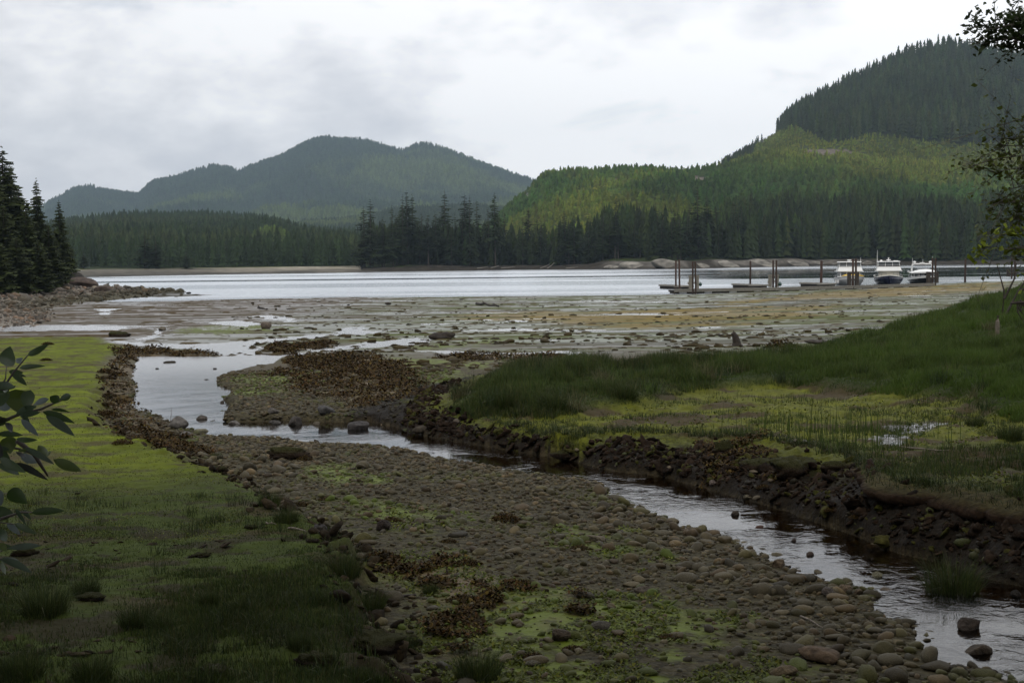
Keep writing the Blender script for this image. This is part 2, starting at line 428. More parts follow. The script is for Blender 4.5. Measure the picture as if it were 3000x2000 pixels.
def mixc(a, b, t): return a + (np.asarray(b, np.float32) - a) * t[:, None]
def build_ground():
    X, Y = grid_xy(GU, GY); sh = X.shape
    x = X.ravel(); y = Y.ravel()
    z, m = H(x, y)
    R = masks(x, y, m)
    nA = fbm(x * 1.3, y * 1.3, 4, 101); nB = fbm(x * 5, y * 5, 3, 111); nC = fbm(x * 0.25, y * 0.5, 4, 121)
    nD = fbm(x * 0.16, y * 0.55, 5, 131)
    one = np.ones(len(x), np.float32)
    C = np.tile(np.array([0.092, 0.078, 0.054], np.float32), (len(x), 1))       # sandy mud
    rough = 0.82 * one; grav = 0.0 * one; bmp = 0.35 * one
    # gravel near the stream
    g = sst(48, 30, y) * (1 - R['lb']) * (m['hd'] < 0)
    grav = g.copy(); C = mixc(C, (0.042, 0.036, 0.020), g)
    # grey wet mud of the open flat, drawn-out patches
    t = sst(0.42, 0.6, nD) * m['flat']
    C = mixc(C, (0.066, 0.066, 0.040), m['flat'] * sst(-20, 10, x))
    greenfilm = sst(0.38, 0.50, fbm(x * 0.10, y * 0.42, 4, 141)) * m['flat'] * sst(-22, -4, x) * 0.92
    C = mixc(C, (0.066, 0.082, 0.009), greenfilm)
    C = mixc(C, (0.170, 0.115, 0.012), R['yel'] * sst(0.30, 0.48, nD) * 0.95); rough = lerp(rough, .8, R['yel'] * .7)
    sandz = m['flat'] * sst(-12, -24, x) * (1 - R['yel']); C = mixc(C, (0.092, 0.070, 0.046), sandz * sst(.4, .5, nC)); rough = rough + .12 * sandz
    specks = sst(0.60, 0.68, fbm(x * 0.9, y * 1.6, 4, 151)) * m['flat']
    C = mixc(C, (0.060, 0.040, 0.012), specks * 0.9)
    wet = np.maximum(sst(0.47, 0.55, fbm(x * 0.13 + 9, y * 0.62, 5, 145)) * m['flat'] * (1 - .8 * R['yel']), sst(.10, -.02, m['off'] - np.interp(y, *WLS)) * m['flat'] * .6) * (1 - specks)
    rough = rough - 0.60 * wet * (1 - .25 * greenfilm); C = C * (1 - .25 * wet)[:, None]
    # bright sea lettuce
    gg = R['grn'] * sst(0.38, 0.56, nA * .6 + nB * .4) * (1 - 0.6 * sst(0.55, 0.7, fbm(x * 11, y * 11, 3, 199)))
    C = mixc(C, (0.092, 0.120, 0.008), gg); grav = grav * (1 - 0.9 * gg)
    rough = lerp(rough, 0.7, gg)
    # rockweed
    ww = R['weed'] * sst(0.30, 0.42, nA + 0.2 * (nB - 0.5))
    C = mixc(C, (0.075, 0.046, 0.008), ww); grav = grav * (1 - 0.8 * ww); rough = lerp(rough, 0.6, ww)
    # left bank: bright film far out, olive turf near
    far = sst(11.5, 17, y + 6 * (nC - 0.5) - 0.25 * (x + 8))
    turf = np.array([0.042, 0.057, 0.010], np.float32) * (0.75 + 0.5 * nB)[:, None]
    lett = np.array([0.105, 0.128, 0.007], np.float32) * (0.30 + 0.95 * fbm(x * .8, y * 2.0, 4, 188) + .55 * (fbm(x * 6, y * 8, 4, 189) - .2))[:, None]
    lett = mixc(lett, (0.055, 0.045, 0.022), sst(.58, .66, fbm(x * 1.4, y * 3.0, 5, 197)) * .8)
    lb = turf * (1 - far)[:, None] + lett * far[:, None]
    bare = sst(0.56, 0.68, fbm(x * 0.9, y * 1.6, 5, 161)) 
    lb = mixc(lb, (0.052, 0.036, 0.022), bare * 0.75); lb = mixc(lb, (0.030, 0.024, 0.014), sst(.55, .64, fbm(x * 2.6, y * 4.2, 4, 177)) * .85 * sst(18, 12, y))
    lb = mixc(lb, (0.030, 0.022, 0.014), sst(0.35, 0.0, m['sl']) * sst(14, 10, y))
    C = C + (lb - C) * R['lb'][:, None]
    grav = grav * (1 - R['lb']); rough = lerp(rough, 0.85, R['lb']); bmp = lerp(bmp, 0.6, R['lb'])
    # right bank: dark peat face with undercut shade in its colour, moss ledge, marsh
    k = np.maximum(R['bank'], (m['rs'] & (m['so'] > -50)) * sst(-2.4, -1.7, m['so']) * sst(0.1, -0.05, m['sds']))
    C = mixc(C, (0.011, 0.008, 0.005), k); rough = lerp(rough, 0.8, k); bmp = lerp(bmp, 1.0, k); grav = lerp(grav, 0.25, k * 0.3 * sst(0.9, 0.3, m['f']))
    moss = np.array([0.088, 0.094, 0.008], np.float32) * (0.45 + 1.1 * fbm(x * 7, y * 7, 3, 191))[:, None]
    near = sst(17, 13.5, y + 3 * (nC - 0.5))
    C = mixc(C, (0.062, 0.068, 0.008), sst(.35, .62, m['f'] + .5 * (nB - .5)) * sst(13.5, 16, y) * k * .9)
    olive = np.array([0.055, 0.062, 0.018], np.float32)[None, :] * (0.7 + 0.6 * nB)[:, None]
    ledge = moss * (1 - near)[:, None] + olive * near[:, None]
    ledge = mixc(ledge, (0.045, 0.030, 0.015), sst(0.56, 0.64, fbm(x * 0.8, y * 1.3, 4, 171)) * 0.9)
    C = C + (ledge - C) * R['top'][:, None]
    C = mixc(C, (0.026, 0.036, 0.011), R['ug'])
    grav = grav * (1 - R['top'])
    # marsh pool behind the ledge
    mp = GP([(2553,1280),(2600,1255),(2640,1262),(2600,1235),(2720,1215),(2810,1222),(2740,1240),(2650,1275),(2640,1312),(2600,1300)], 0.35)
    mpm = sst(-0.1, 0.15, sdp(x, y, mp) + 0.6 * (nB - 0.5)) * R['top']
    C = mixc(C, (0.02, 0.016, 0.012), mpm); rough = lerp(rough, 0.12, mpm); bmp = bmp * (1 - 0.9 * mpm)
    # headland: shingle
    hh = R['head']
    shin = np.array([0.155, 0.135, 0.110], np.float32)[None, :] * (0.5 + nA)[:, None]
    shin = mixc(shin, (0.050, 0.045, 0.022), sst(9, 2, m['hd'] + 6 * (nA - 0.5)) * 0.85 * sst(90, 150, y))
    C = C + (shin - C) * hh[:, None]
    C = mixc(C, (0.030, 0.034, 0.014), sst(24, 30, m['hd'] + 5 * (nA - .5)) * hh)
    grav = lerp(grav, 1.0, hh * (y < 400)); rough = lerp(rough, 0.8, hh); bmp = lerp(bmp, 1.0, hh)
    C = mixc(C, (0.034, 0.030, 0.018), sst(9, 4, m['dsp']) * .9)
    # under water: silt
    uwt = sst(0.02, -0.06, m['off'] - np.interp(y, *WLS)) * (1 - hh)
    C = mixc(C, (0.045, 0.034, 0.018), uwt * 0.8)
    P = np.stack([np.clip(rough, 0.05, 1), grav, bmp, one], 1)
    global GRX; GRX = z.reshape(sh)
    mt = ground_mat()
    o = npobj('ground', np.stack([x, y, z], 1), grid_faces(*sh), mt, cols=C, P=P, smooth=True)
    o['kind'] = 'structure'
    return o

def ground_mat():
    m, nt, b = newmat('tidal_ground'); L = nt.links
    at = nd(nt, 'ShaderNodeAttribute'); at.attribute_name = 'Col'
    ap = nd(nt, 'ShaderNodeAttribute'); ap.attribute_name = 'P'
    sp = nd(nt, 'ShaderNodeSeparateColor'); L.new(ap.outputs['Color'], sp.inputs[0])
    tc = nd(nt, 'ShaderNodeTexCoord')
    def noi(s, d=5, r=0.6):
        n = nd(nt, 'ShaderNodeTexNoise'); n.inputs['Scale'].default_value = s; n.inputs['Detail'].default_value = d; n.inputs['Roughness'].default_value = r
        L.new(tc.outputs['Object'], n.inputs['Vector']); return n.outputs['Fac']
    def mth(op, a, b_=None, c=None, clamp=False):
        n = nd(nt, 'ShaderNodeMath'); n.operation = op; n.use_clamp = clamp
        for k, v in ((0, a), (1, b_), (2, c)):
            if v is None: continue
            if isinstance(v, (int, float)): n.inputs[k].default_value = v
            else: L.new(v, n.inputs[k])
        return n.outputs[0]
    fine = noi(26, 6, 0.7); mid = noi(5.0, 5, 0.6)
    vo = nd(nt, 'ShaderNodeTexVoronoi'); vo.inputs['Scale'].default_value = 13.0
    L.new(tc.outputs['Object'], vo.inputs['Vector'])
    vo2 = nd(nt, 'ShaderNodeTexVoronoi'); vo2.inputs['Scale'].default_value = 31.0
    L.new(tc.outputs['Object'], vo2.inputs['Vector'])
    sv1 = nd(nt, 'ShaderNodeSeparateColor'); L.new(vo.outputs['Color'], sv1.inputs[0])
    sv2 = nd(nt, 'ShaderNodeSeparateColor'); L.new(vo2.outputs['Color'], sv2.inputs[0])
    k = mth('ADD', 0.45, mth('MULTIPLY', fine, 0.6))
    k = mth('ADD', k, mth('MULTIPLY', mid, 0.5))
    cell = mth('ADD', mth('MULTIPLY', sv1.outputs[0], 0.8), mth('MULTIPLY', sv2.outputs[1], 0.7))
    cell = mth('ADD', cell, 0.35)
    kk = mth('MULTIPLY', k, mth('ADD', mth('MULTIPLY', mth('SUBTRACT', cell, 1.0), sp.outputs[1]), 1.0))
    vm = nd(nt, 'ShaderNodeVectorMath'); vm.operation = 'SCALE'
    L.new(at.outputs['Color'], vm.inputs[0]); L.new(kk, vm.inputs['Scale'])
    L.new(vm.outputs[0], b.inputs['Base Color'])
    L.new(sp.outputs[0], b.inputs['Roughness'])
    L.new(mth('MULTIPLY', mth('SUBTRACT', 0.95, sp.outputs[0]), 0.8), b.inputs['Specular IOR Level'])
    hgt = mth('ADD', mth('MULTIPLY', fine, 0.5), mth('MULTIPLY', mid, 1.2))
    st = mth('MULTIPLY', mth('SUBTRACT', 1.0, vo.outputs['Distance']), 1.0)
    st2 = mth('MULTIPLY', mth('SUBTRACT', 1.0, vo2.outputs['Distance']), 0.5)
    hh = mth('ADD', mth('MULTIPLY', hgt, sp.outputs[2]), mth('MULTIPLY', mth('ADD', st, st2), sp.outputs[1]))
    bp = nd(nt, 'ShaderNodeBump'); bp.inputs['Distance'].default_value = 0.03; bp.inputs['Strength'].default_value = 0.8
    L.new(hh, bp.inputs['Height']); L.new(bp.outputs[0], b.inputs['Normal'])
    return m

def water_mat(name, scale, dist, tint, thin, rough=0.03, stretch=(1, 1, 1), attr=False):
    m, nt, b = newmat(name); L = nt.links
    nt.nodes.remove(b)
    out = nt.nodes['Material Output']
    gl = nd(nt, 'ShaderNodeBsdfGlossy'); gl.inputs['Roughness'].default_value = rough; gl.inputs['Color'].default_value = (0.84, 0.87, 0.90, 1) if attr and not thin else (1, 1, 1, 1)
    if attr:
        ap = nd(nt, 'ShaderNodeAttribute'); ap.attribute_name = 'P'; sp = nd(nt, 'ShaderNodeSeparateColor')
        L.new(ap.outputs['Color'], sp.inputs[0]); L.new(sp.outputs[0], gl.inputs['Roughness']); gl.distribution = 'MULTI_GGX'; rip = sp.outputs[1]
    if thin:
        un = nd(nt, 'ShaderNodeBsdfTransparent'); un.inputs['Color'].default_value = tint
    else:
        un = nd(nt, 'ShaderNodeBsdfDiffuse'); un.inputs['Color'].default_value = tint
    fr = nd(nt, 'ShaderNodeFresnel'); fr.inputs['IOR'].default_value = 1.33
    mx = nd(nt, 'ShaderNodeMixShader')
    tc = nd(nt, 'ShaderNodeTexCoord'); mp = nd(nt, 'ShaderNodeMapping'); mp.inputs['Scale'].default_value = stretch
    L.new(tc.outputs['Object'], mp.inputs[0])
    n = nd(nt, 'ShaderNodeTexNoise'); n.inputs['Scale'].default_value = scale; n.inputs['Detail'].default_value = 4; n.inputs['Distortion'].default_value = 0.6
    L.new(mp.outputs[0], n.inputs['Vector'])
    n2 = nd(nt, 'ShaderNodeTexNoise'); n2.inputs['Scale'].default_value = scale * 0.12; n2.inputs['Detail'].default_value = 2
    L.new(mp.outputs[0], n2.inputs['Vector'])
    mu = nd(nt, 'ShaderNodeMapRange'); mu.inputs['From Min'].default_value = 0.42; mu.inputs['From Max'].default_value = 0.62
    mu.inputs['To Min'].default_value = 0.12; mu.inputs['To Max'].default_value = 1.0
    L.new(n2.outputs['Fac'], mu.inputs['Value'])
    mm = nd(nt, 'ShaderNodeMath'); mm.operation = 'MULTIPLY'
    L.new(n.outputs['Fac'], mm.inputs[0]); L.new(mu.outputs[0], mm.inputs[1])
    if attr:
        m3 = nd(nt, 'ShaderNodeMath'); m3.operation = 'MULTIPLY'; L.new(mm.outputs[0], m3.inputs[0]); L.new(rip, m3.inputs[1]); mm = m3
    bp = nd(nt, 'ShaderNodeBump'); bp.inputs['Distance'].default_value = dist
    L.new(mm.outputs[0], bp.inputs['Height'])
    L.new(bp.outputs[0], gl.inputs['Normal']); L.new(bp.outputs[0], fr.inputs['Normal'])
    L.new(fr.outputs[0], mx.inputs[0]); L.new(un.outputs[0], mx.inputs[1]); L.new(gl.outputs[0], mx.inputs[2])
    L.new(mx.outputs[0], out.inputs['Surface'])
    return m

def build_water():
    u = np.linspace(-0.95, 0.95, 260); yy = np.concatenate([np.linspace(-4, 4, 10), np.geomspace(4.4, 175, 260)])
    X, Y = grid_xy(u, yy); x = X.ravel(); y = Y.ravel()
    z = water_z(x, y)
    rip_ = lerp(1.0, 0.25, sst(15, 25, y)); Ps = np.stack([0.04 + 0.06 * sst(20, 28, y) + 0.13 * sst(28, 45, y), rip_, rip_, rip_ * 0 + 1], 1)
    o = npobj('stream', np.stack([x, y, z], 1), grid_faces(*X.shape), water_mat('stream_water', 7.0, 0.022, (0.42, 0.33, 0.20, 1), True, 0.03, attr=True), smooth=True, P=Ps)
    o['kind'] = 'structure'
    # the inlet: real wavelets, ruffled by wind and slick in bands
    u = np.concatenate([np.linspace(-0.8, -0.43, 60)[:-1], np.linspace(-0.43, 0.43, 900), np.linspace(0.43, 0.8, 60)[1:]])
    yy = [126.0]
    while yy[-1] < 900: yy.append(yy[-1] + 0.45 + (yy[-1] - 126) * 0.0035)
    yy = np.array(yy)
    U, Y = np.meshgrid(u, yy); X = U * Y
    x = X.ravel(); y = Y.ravel()
    px = 1500 + F * x / y
    slick = sst(0.56, 0.62, fbm(x * 0.0045 + 3, y * 0.020, 3, 7))
    band = sst(1700, 2250, px + 260 * (fbm(x * .006, y * .03, 3, 15) - .5)) * sst(262, 285, y + 18 * (fbm(x * .02, y * .05, 3, 19) - .5)) * sst(560, 470, y)
    thin1 = np.exp(-((y - 345 - 0.10 * x - 30 * (vn(x * 0.006, y * 0, 3) - .5)) / 13.0) ** 2)
    thin2 = np.exp(-((y - 300 - 0.06 * x) / 5.0) ** 2) * sst(0.4, 0.6, vn(x * 0.015, y * 0, 8)) * 0.9
    thin3 = np.exp(-((y - 440 + 0.04 * x) / 9.0) ** 2) * sst(0.3, 0.5, vn(x * 0.01, y * 0, 28)) * 0.8
    broken = sst(0.63, 0.70, fbm(x * 0.03, y * 0.16, 3, 12))
    slick = np.clip(np.maximum.reduce([slick * 0.35, band * (1 - 0.6 * broken), thin1, thin2, thin3]), 0, 1)
    A = lerp(0.055, 0.0015, slick)
    P = np.stack([lerp(0.30, 0.04, slick), 1 - 0.97 * slick, slick, slick * 0 + 1], 1)
    z = A * (fbm(x * 0.7, y * 0.9, 3, 55) - 0.5) * 2 - 0.02 + A * 0.5 * (vn(x * 2.6, y * 2.9, 66) - 0.5)
    o = npobj('water', np.stack([x, y, z], 1), grid_faces(*X.shape), water_mat('inlet_water', 1.2, 0.02, (0.018, 0.028, 0.028, 1), False, 0.06, attr=True), smooth=False, P=P)
    o['kind'] = 'structure'
    m = bpy.data.materials['inlet_water']
    V = [(-5100, 880, -0.05), (5100, 880, -0.05), (5100, 6040, -0.05), (-5100, 6040, -0.05),
         (-5100, 100, -0.4), (-80, 100, -0.4), (-650, 880, -0.05), (5100, 100, -0.4), (200, 150, -0.4), (650, 880, -0.05)]
    o = npobj('water', V, [(0, 1, 2, 3), (4, 5, 6, 0), (8, 7, 1, 9)], m); o['kind'] = 'structure'
build_ground()
build_water()
# forest floor under and behind the photographer
x, y = np.meshgrid(np.linspace(-70, 70, 80), np.linspace(-60, -3.6, 40)); x = x.ravel(); y = y.ravel()
o = npobj('ground', np.stack([x, y, 2.05 + 0.25 * fbm(x * .4, y * .4, 4, 3) + 0.02 * np.abs(y)], 1), grid_faces(40, 80), simple('forest_floor', (0.035, 0.028, 0.014), 0.9, bump=0.05), smooth=True)
o['kind'] = 'structure'
# ------------------------------------------------------------------ conifers
def conifer_low(rs, tiers, pts, slim=0.16):
    """ragged skirts round a stem, unit height"""
    V = []; Fc = []; C = []
    z0 = 0.06
    for k in range(tiers):
        t = k / tiers
        zt = z0 + (1 - z0) * (t + 1.75 / tiers); zt = min(zt, 1.0)
        zb = z0 + (1 - z0) * t
        R = slim * ((1 - t) ** 0.8) * rs.uniform(0.8, 1.2) + 0.012
        a0 = rs.uniform(0, 6.28)
        i0 = len(V); V.append((rs.normal(0, .006), rs.normal(0, .006), zt)); C.append(1.0)
        n = pts * 2
        for j in range(n):
            a = a0 + 6.2832 * j / n
            rr = R * (rs.uniform(0.75, 1.25) if j % 2 == 0 else rs.uniform(0.3, 0.55))
            V.append((rr * math.cos(a), rr * math.sin(a), zb + (rs.uniform(-0.02, 0.01) if j % 2 == 0 else rs.uniform(0.02, 0.05))))
            C.append(rs.uniform(0.8, 1.2))
        for j in range(n): Fc.append((i0, i0 + 1 + j, i0 + 1 + (j + 1) % n))
    # stem spike
    i0 = len(V)
    for a in (0, 2.1, 4.2): V.append((0.008 * math.cos(a), 0.008 * math.sin(a), 0.9)); C.append(1)
    V.append((0, 0, 1.03)); C.append(1)
    for j in range(3): Fc.append((i0 + j, i0 + (j + 1) % 3, i0 + 3))
    return np.array(V, np.float32), np.array(Fc, np.int32), np.array(C, np.float32)

def merge_trees(name, T, variants, colr, mat, rs):
    """T: rows x,y,z,h,wid,(r,g,b)"""
    VV = []; FF = []; CC = []; base = 0
    vid = rs.randint(0, len(variants), len(T))
    for k, (V, Fc, C) in enumerate(variants):
        t = T[vid == k]; n = len(t)
        if n == 0: continue
        a = rs.uniform(0, 6.28, n); ca, sa = np.cos(a), np.sin(a)
        h = t[:, 3]; w = t[:, 4] * h
        lean = rs.normal(0, 0.015, (n, 2))
        vx = V[None, :, 0] * ca[:, None] - V[None, :, 1] * sa[:, None]
        vy = V[None, :, 0] * sa[:, None] + V[None, :, 1] * ca[:, None]
        X = vx * w[:, None] + t[:, 0:1] + lean[:, 0:1] * V[None, :, 2] * h[:, None]
        Y = vy * w[:, None] + t[:, 1:2] + lean[:, 1:2] * V[None, :, 2] * h[:, None]
        Z = V[None, :, 2] * h[:, None] + t[:, 2:3]
        P = np.stack([X, Y, Z], 2).reshape(-1, 3)
        c = t[:, None, 5:8] * C[None, :, None]
        VV.append(P); CC.append(c.reshape(-1, 3))
        FF.append((Fc[None] + (np.arange(n) * len(V))[:, None, None] + base).reshape(-1, 3))
        base += n * len(V)
    return npobj(name, np.concatenate(VV), np.concatenate(FF), mat, cols=np.concatenate(CC))

def I(px, pts): return np.interp(px, [p[0] for p in pts], [p[1] for p in pts])
def zfor(px, py, r):        # height seen at photo position when standing r metres away
    hor = 765 - 0.01047 * (px - 1500) + 0.0
    return CAMZ + (hor - py) / F * r

R0 = [(1040, 590), (1200, 600), (1500, 640), (1800, 600), (2000, 575), (2200, 640), (2400, 690), (2700, 660), (3000, 650), (3800, 600)]
CR3 = [(1040, 775), (1150, 735), (1400, 695), (1450, 668), (1480, 628), (1515, 597), (1545, 572), (1570, 552), (1597, 528), (1640, 518), (1700, 515), (1791, 508), (1850, 508), (2000, 512), (2106, 498), (2180, 480), (2240, 470), (2330, 455), (2480, 462), (2700, 480), (3000, 480), (3800, 560)]
CR4 = [(1040, 790), (1900, 560), (2106, 488), (2180, 455), (2240, 425), (2275, 400), (2310, 365), (2360, 332), (2420, 302), (2510, 262), (2560, 236), (2640, 195), (2730, 170), (2800, 167), (2860, 173), (3000, 198), (3100, 230), (3300, 280), (3800, 500)]
BND = [(2090, 505), (2130, 488), (2180, 462), (2215, 440), (2245, 412), (2262, 392), (2340, 384), (2404, 408), (2480, 415), (2553, 395), (2640, 408), (2700, 418), (2850, 425), (3000, 410), (3500, 420)]
def hill3(px, r):
    r0 = I(px, R0)
    z1 = zfor(px, I(px, CR3), 1250.0); z2 = zfor(px, I(px, CR4), 1850.0)
    u = (px - 1500) / F; x = u * r; y = r
    zs = lerp(1.0, 2.6, sst(1700, 1800, px) * sst(2700, 2450, px))
    sh = sst(0, 16, r - r0 - 5 * vn(x * 0.05, y * 0.05, 4)) * (zs + 2.0 * fbm(x * .06, y * .06, 3, 2)) + np.clip(r - r0 - 20, 0, 60) * 0.05
    t1 = np.clip((r - r0 - 50) / (1250 - r0 - 50), 0, 1)
    e1 = lerp(sst(0, 1, t1), t1 ** 0.85, 0.55)
    z = sh + (np.maximum(z1 - sh, 0)) * e1
    t2 = np.clip((r - 1250) / 600, 0, 1)
    up2 = np.maximum(z2 - z1, 0) * (t2 ** 1.0)
    drop = np.where(px < 2120, np.clip(r - 1250, 0, 900) * 0.10 * sst(2130, 2000, px), 0)
    z = z + up2 - drop
    z = z - np.clip(r - 1850, 0, 900) * 0.35 * sst(2050, 2250, px)
    nz = (fbm(x * 0.006, y * 0.006, 4, 31) - 0.5) * 26 * sst(0, 1, t1) * sst(1250, 1050, r) * sst(1450, 1700, px)
    nz += (fbm(x * 0.02, y * 0.02, 3, 37) - 0.5) * 7 * sst(0, .3, t1)
    z = z + nz
    z = np.where(r < r0 - 2, -1.0, z)
    edge = sst(1030, 1075, px + 0.0 * r - 18 * (vn(r * 0.02, r * 0, 3) - .5) - (r - 600) * 0.02)
    return z * edge - 2 * (1 - edge)
B2 = [(-1500, 520), (260, 470), (400, 500), (700, 540), (1000, 560), (1200, 620)]
CR2 = [(-1500, 700), (0, 712), (213, 690), (361, 673), (612, 669), (723, 673), (808, 678), (850, 690), (900, 705), (1000, 715), (1300, 725)]
def hill2(px, r):
    r0 = I(px, B2); u = (px - 1500) / F; x = u * r; y = r
    z1 = zfor(px, I(px, CR2), 1600.0)
    beach = np.clip((r - r0) / 90.0, 0, 1) * 2.6 + 0.5 * (fbm(x * .05, y * .05, 3, 44) - .5) * sst(0, 20, r - r0)
    t = np.clip((r - r0 - 130) / (1600 - r0 - 130), 0, 1)
    z = beach + (z1 - 3) * lerp(t, sst(0, 1, t), 0.5)
    bump = np.exp(-((px - 800) / 85.0) ** 2 - ((r - 960) / 130.0) ** 2) * 14
    z = z + bump + (fbm(x * 0.008, y * 0.008, 4, 51) - .5) * 14 * sst(0, .2, t) * sst(1, .85, t)
    z = z - np.clip(r - 1600, 0, 1000) * 0.12
    return np.where(r < r0 - 1, -1.0, z)
CR2b = [(-1500, 720), (700, 700), (860, 676), (900, 658), (980, 655), (1085, 645), (1150, 625), (1250, 618), (1400, 612), (1800, 650)]
def hill2b(px, r):
    z1 = zfor(px, I(px, CR2b), 2700.0); u = (px - 1500) / F
    t = np.clip((r - 1500) / 1200, 0, 1)
    return 3 + (z1 - 3) * lerp(t, sst(0, 1, t), .4) + (fbm(u * r * .005, r * .005, 3, 9) - .5) * 16 * sst(1, .8, t) - np.clip(r - 2700, 0, 900) * .15
CR1 = [(-1500, 760), (-300, 740), (0, 660), (100, 618), (151, 594), (190, 574), (235, 551), (276, 546), (330, 560), (380, 566), (415, 572), (440, 546), (470, 528), (530, 519), (590, 497), (640, 487), (680, 493), (712, 503), (760, 481), (830, 461), (872, 438), (920, 416), (965, 408), (1000, 411), (1064, 410), (1106, 419), (1140, 432), (1190, 441), (1230, 425), (1270, 423), (1310, 436), (1370, 461), (1430, 484), (1480, 501), (1549, 525), (1600, 551), (1700, 596), (1800, 650), (2200, 740)]
def hill1(px, r):
    z1 = zfor(px, I(px, CR1) + 10, 5400.0); u = (px - 1500) / F; x = u * r; y = r
    t = np.clip((r - 3000) / 2400, 0, 1)
    rid = np.abs(fbm(x * 0.0012, y * 0.0005, 4, 71) - .5) * 2
    z = 2 + (z1 - 2) * (t ** 0.85) * (1 - 0.30 * (1 - t) * rid * 2.2)
    z += (fbm(x * .0028, y * .0028, 4, 73) - .5) * 130 * sst(0, .2, t) * sst(1, .9, t)
    return z - np.clip(r - 5400, 0, 3000) * 0.2

def hillmesh(fn, p0, p1, np_, rs_, colfn, mat, name='hill'):
    pu = np.linspace(p0, p1, np_); P_, R_ = np.meshgrid(pu, rs_); px = P_.ravel(); r = R_.ravel()
    z = fn(px, r); x = (px - 1500) / F * r
    o = npobj(name, np.stack([x, r, z], 1), grid_faces(len(rs_), np_), mat, cols=colfn(px, r, x, z), smooth=True)
    o['kind'] = 'structure'; return o
hm = attrmat('hillside', 0.9, 0.25, 0.45, spec=0.1)
def rep(c, n): return np.tile(np.array(c, np.float32), (n, 1))
def rockpatch(px, r, x, z):
    py = 765 - 0.01047 * (px - 1500) - (z - CAMZ) * F / r
    d = np.zeros(len(px), np.float32)
    for (cx, cy_, sx, sy) in ((2050, 528, 75, 22), (1790, 532, 85, 12), (2740, 562, 45, 12), (2420, 450, 120, 12), (1545, 575, 30, 16)):
        d = np.maximum(d, np.exp(-((px - cx) / sx) ** 2 - ((py - cy_) / sy) ** 2))
    return d * (r < 1500)
def col3(px, r, x, z):
    n = fbm(x * .05, r * .05, 4, 13); c = rep((0.036, 0.048, 0.014), len(px))
    r0 = I(px, R0)
    rk = rockpatch(px, r, x, z)
    c = mixc(c, (0.13, 0.105, 0.085), sst(0.42, 0.62, rk * 0.8 + 0.35 * (n - .2)) * (rk > 0.15))
    old = old_mask(px, r, z)
    c = mixc(c, (0.012, 0.016, 0.008), old)
    gran = sst(1740, 1830, px) * sst(2620, 2480, px)
    shore = (r < r0 + 26)
    rockc = (np.array([0.36, 0.33, 0.29], np.float32)[None] * (0.35 + 1.1 * fbm(x * .12, r * .35 + z, 4, 16))[:, None])
    dark = (np.array([0.040, 0.034, 0.026], np.float32)[None] * (0.6 + 0.8 * n)[:, None])
    sc = dark + (rockc - dark) * (.30 * gran * sst(0.8, 1.8, z + 1.2 * (n - .5)) * sst(.34, .5, fbm(x * .045, r * .02, 3, 27)) * sst(4.6, 3.6, z + (n - .5) * 2))[:, None]
    c = np.where(shore[:, None], sc, c)
    return c
def old_mask(px, r, z):
    py = 765 - 0.01047 * (px - 1500) - (z - CAMZ) * F / r
    n = (fbm(px * 0.03, r * 0.01, 4, 6) - .5) * 52
    return sst(12, -6, py + n * 0.6 - I(px, BND)) * sst(2095, 2130, px)
hillmesh(hill3, 1010, 3900, 620, np.concatenate([np.linspace(560, 760, 90), np.linspace(765, 1900, 150), np.linspace(1920, 2700, 16)]), col3, hm)
def col2(px, r, x, z):
    c = rep((0.022, 0.032, 0.012), len(px)); r0 = I(px, B2)
    n = fbm(x * .04, r * .04, 3, 23)
    sand = np.array([0.24, 0.215, 0.17], np.float32)[None] * ((0.35 + 0.9 * n) * lerp(.55, 1.25, sst(500, 900, px)))[:, None]
    low = np.array([0.075, 0.068, 0.055], np.float32)[None] * (0.6 + 0.7 * n)[:, None]
    b = low + (sand - low) * sst(8, 45, r - r0 + 26 * (n - .5))[:, None]
    b = mixc(b, (0.10, 0.11, 0.03), sst(80, 100, r - r0))
    return np.where((r < r0 + 115)[:, None], b, c)
hillmesh(hill2, -1500, 1250, 380, np.concatenate([np.linspace(455, 700, 70), np.linspace(705, 1700, 100), np.linspace(1720, 2600, 12)]), col2, hm)
hillmesh(hill2b, -1500, 1900, 260, np.linspace(1500, 3600, 70), lambda px, r, x, z: rep((0.028, 0.042, 0.016), len(px)), hm)
hillmesh(hill1, -1600, 2300, 700, np.concatenate([np.linspace(2900, 5450, 160), np.linspace(5500, 6000, 8)]), lambda px, r, x, z: mixc(rep((0.026, 0.036, 0.016), len(px)), (0.05, 0.07, 0.02), sst(.5, .62, fbm(x * .003, r * .003, 4, 81))), hm)

fol = attrmat('conifer_foliage', 0.8, 0.6, 0.25, spec=0.15)
def scatter(n, p0, p1, r0, r1, rs):
    px = rs.uniform(p0, p1, n); r = np.sqrt(rs.uniform(r0 * r0, r1 * r1, n)); return px, r
def rows(px, r, z, h, w, c): return np.concatenate([np.stack([(px - 1500) / F * r, r, z - 0.3, h, w], 1), c], 1)
rs = np.random.RandomState(3)
LOW = [conifer_low(rs, 7, 5, 0.15) for _ in range(8)]
LOWY = [conifer_low(rs, 5, 4, 0.20) for _ in range(6)]
for _ in range(5):
    V_, F_, C_ = conifer_low(rs, 5, 5, 0.42); V_ = V_.copy(); k_ = V_[:, 2]; V_[:, 0] *= np.sqrt(np.clip(1.1 - k_, .05, 1)) * (1 + .6 * k_); V_[:, 1] *= np.sqrt(np.clip(1.1 - k_, .05, 1)) * (1 + .6 * k_); V_[:, 2] = k_ * .62; LOWY.append((V_, F_, C_))
LOWT = [conifer_low(rs, 4, 3, 0.22) for _ in range(6)]
FOREST = []
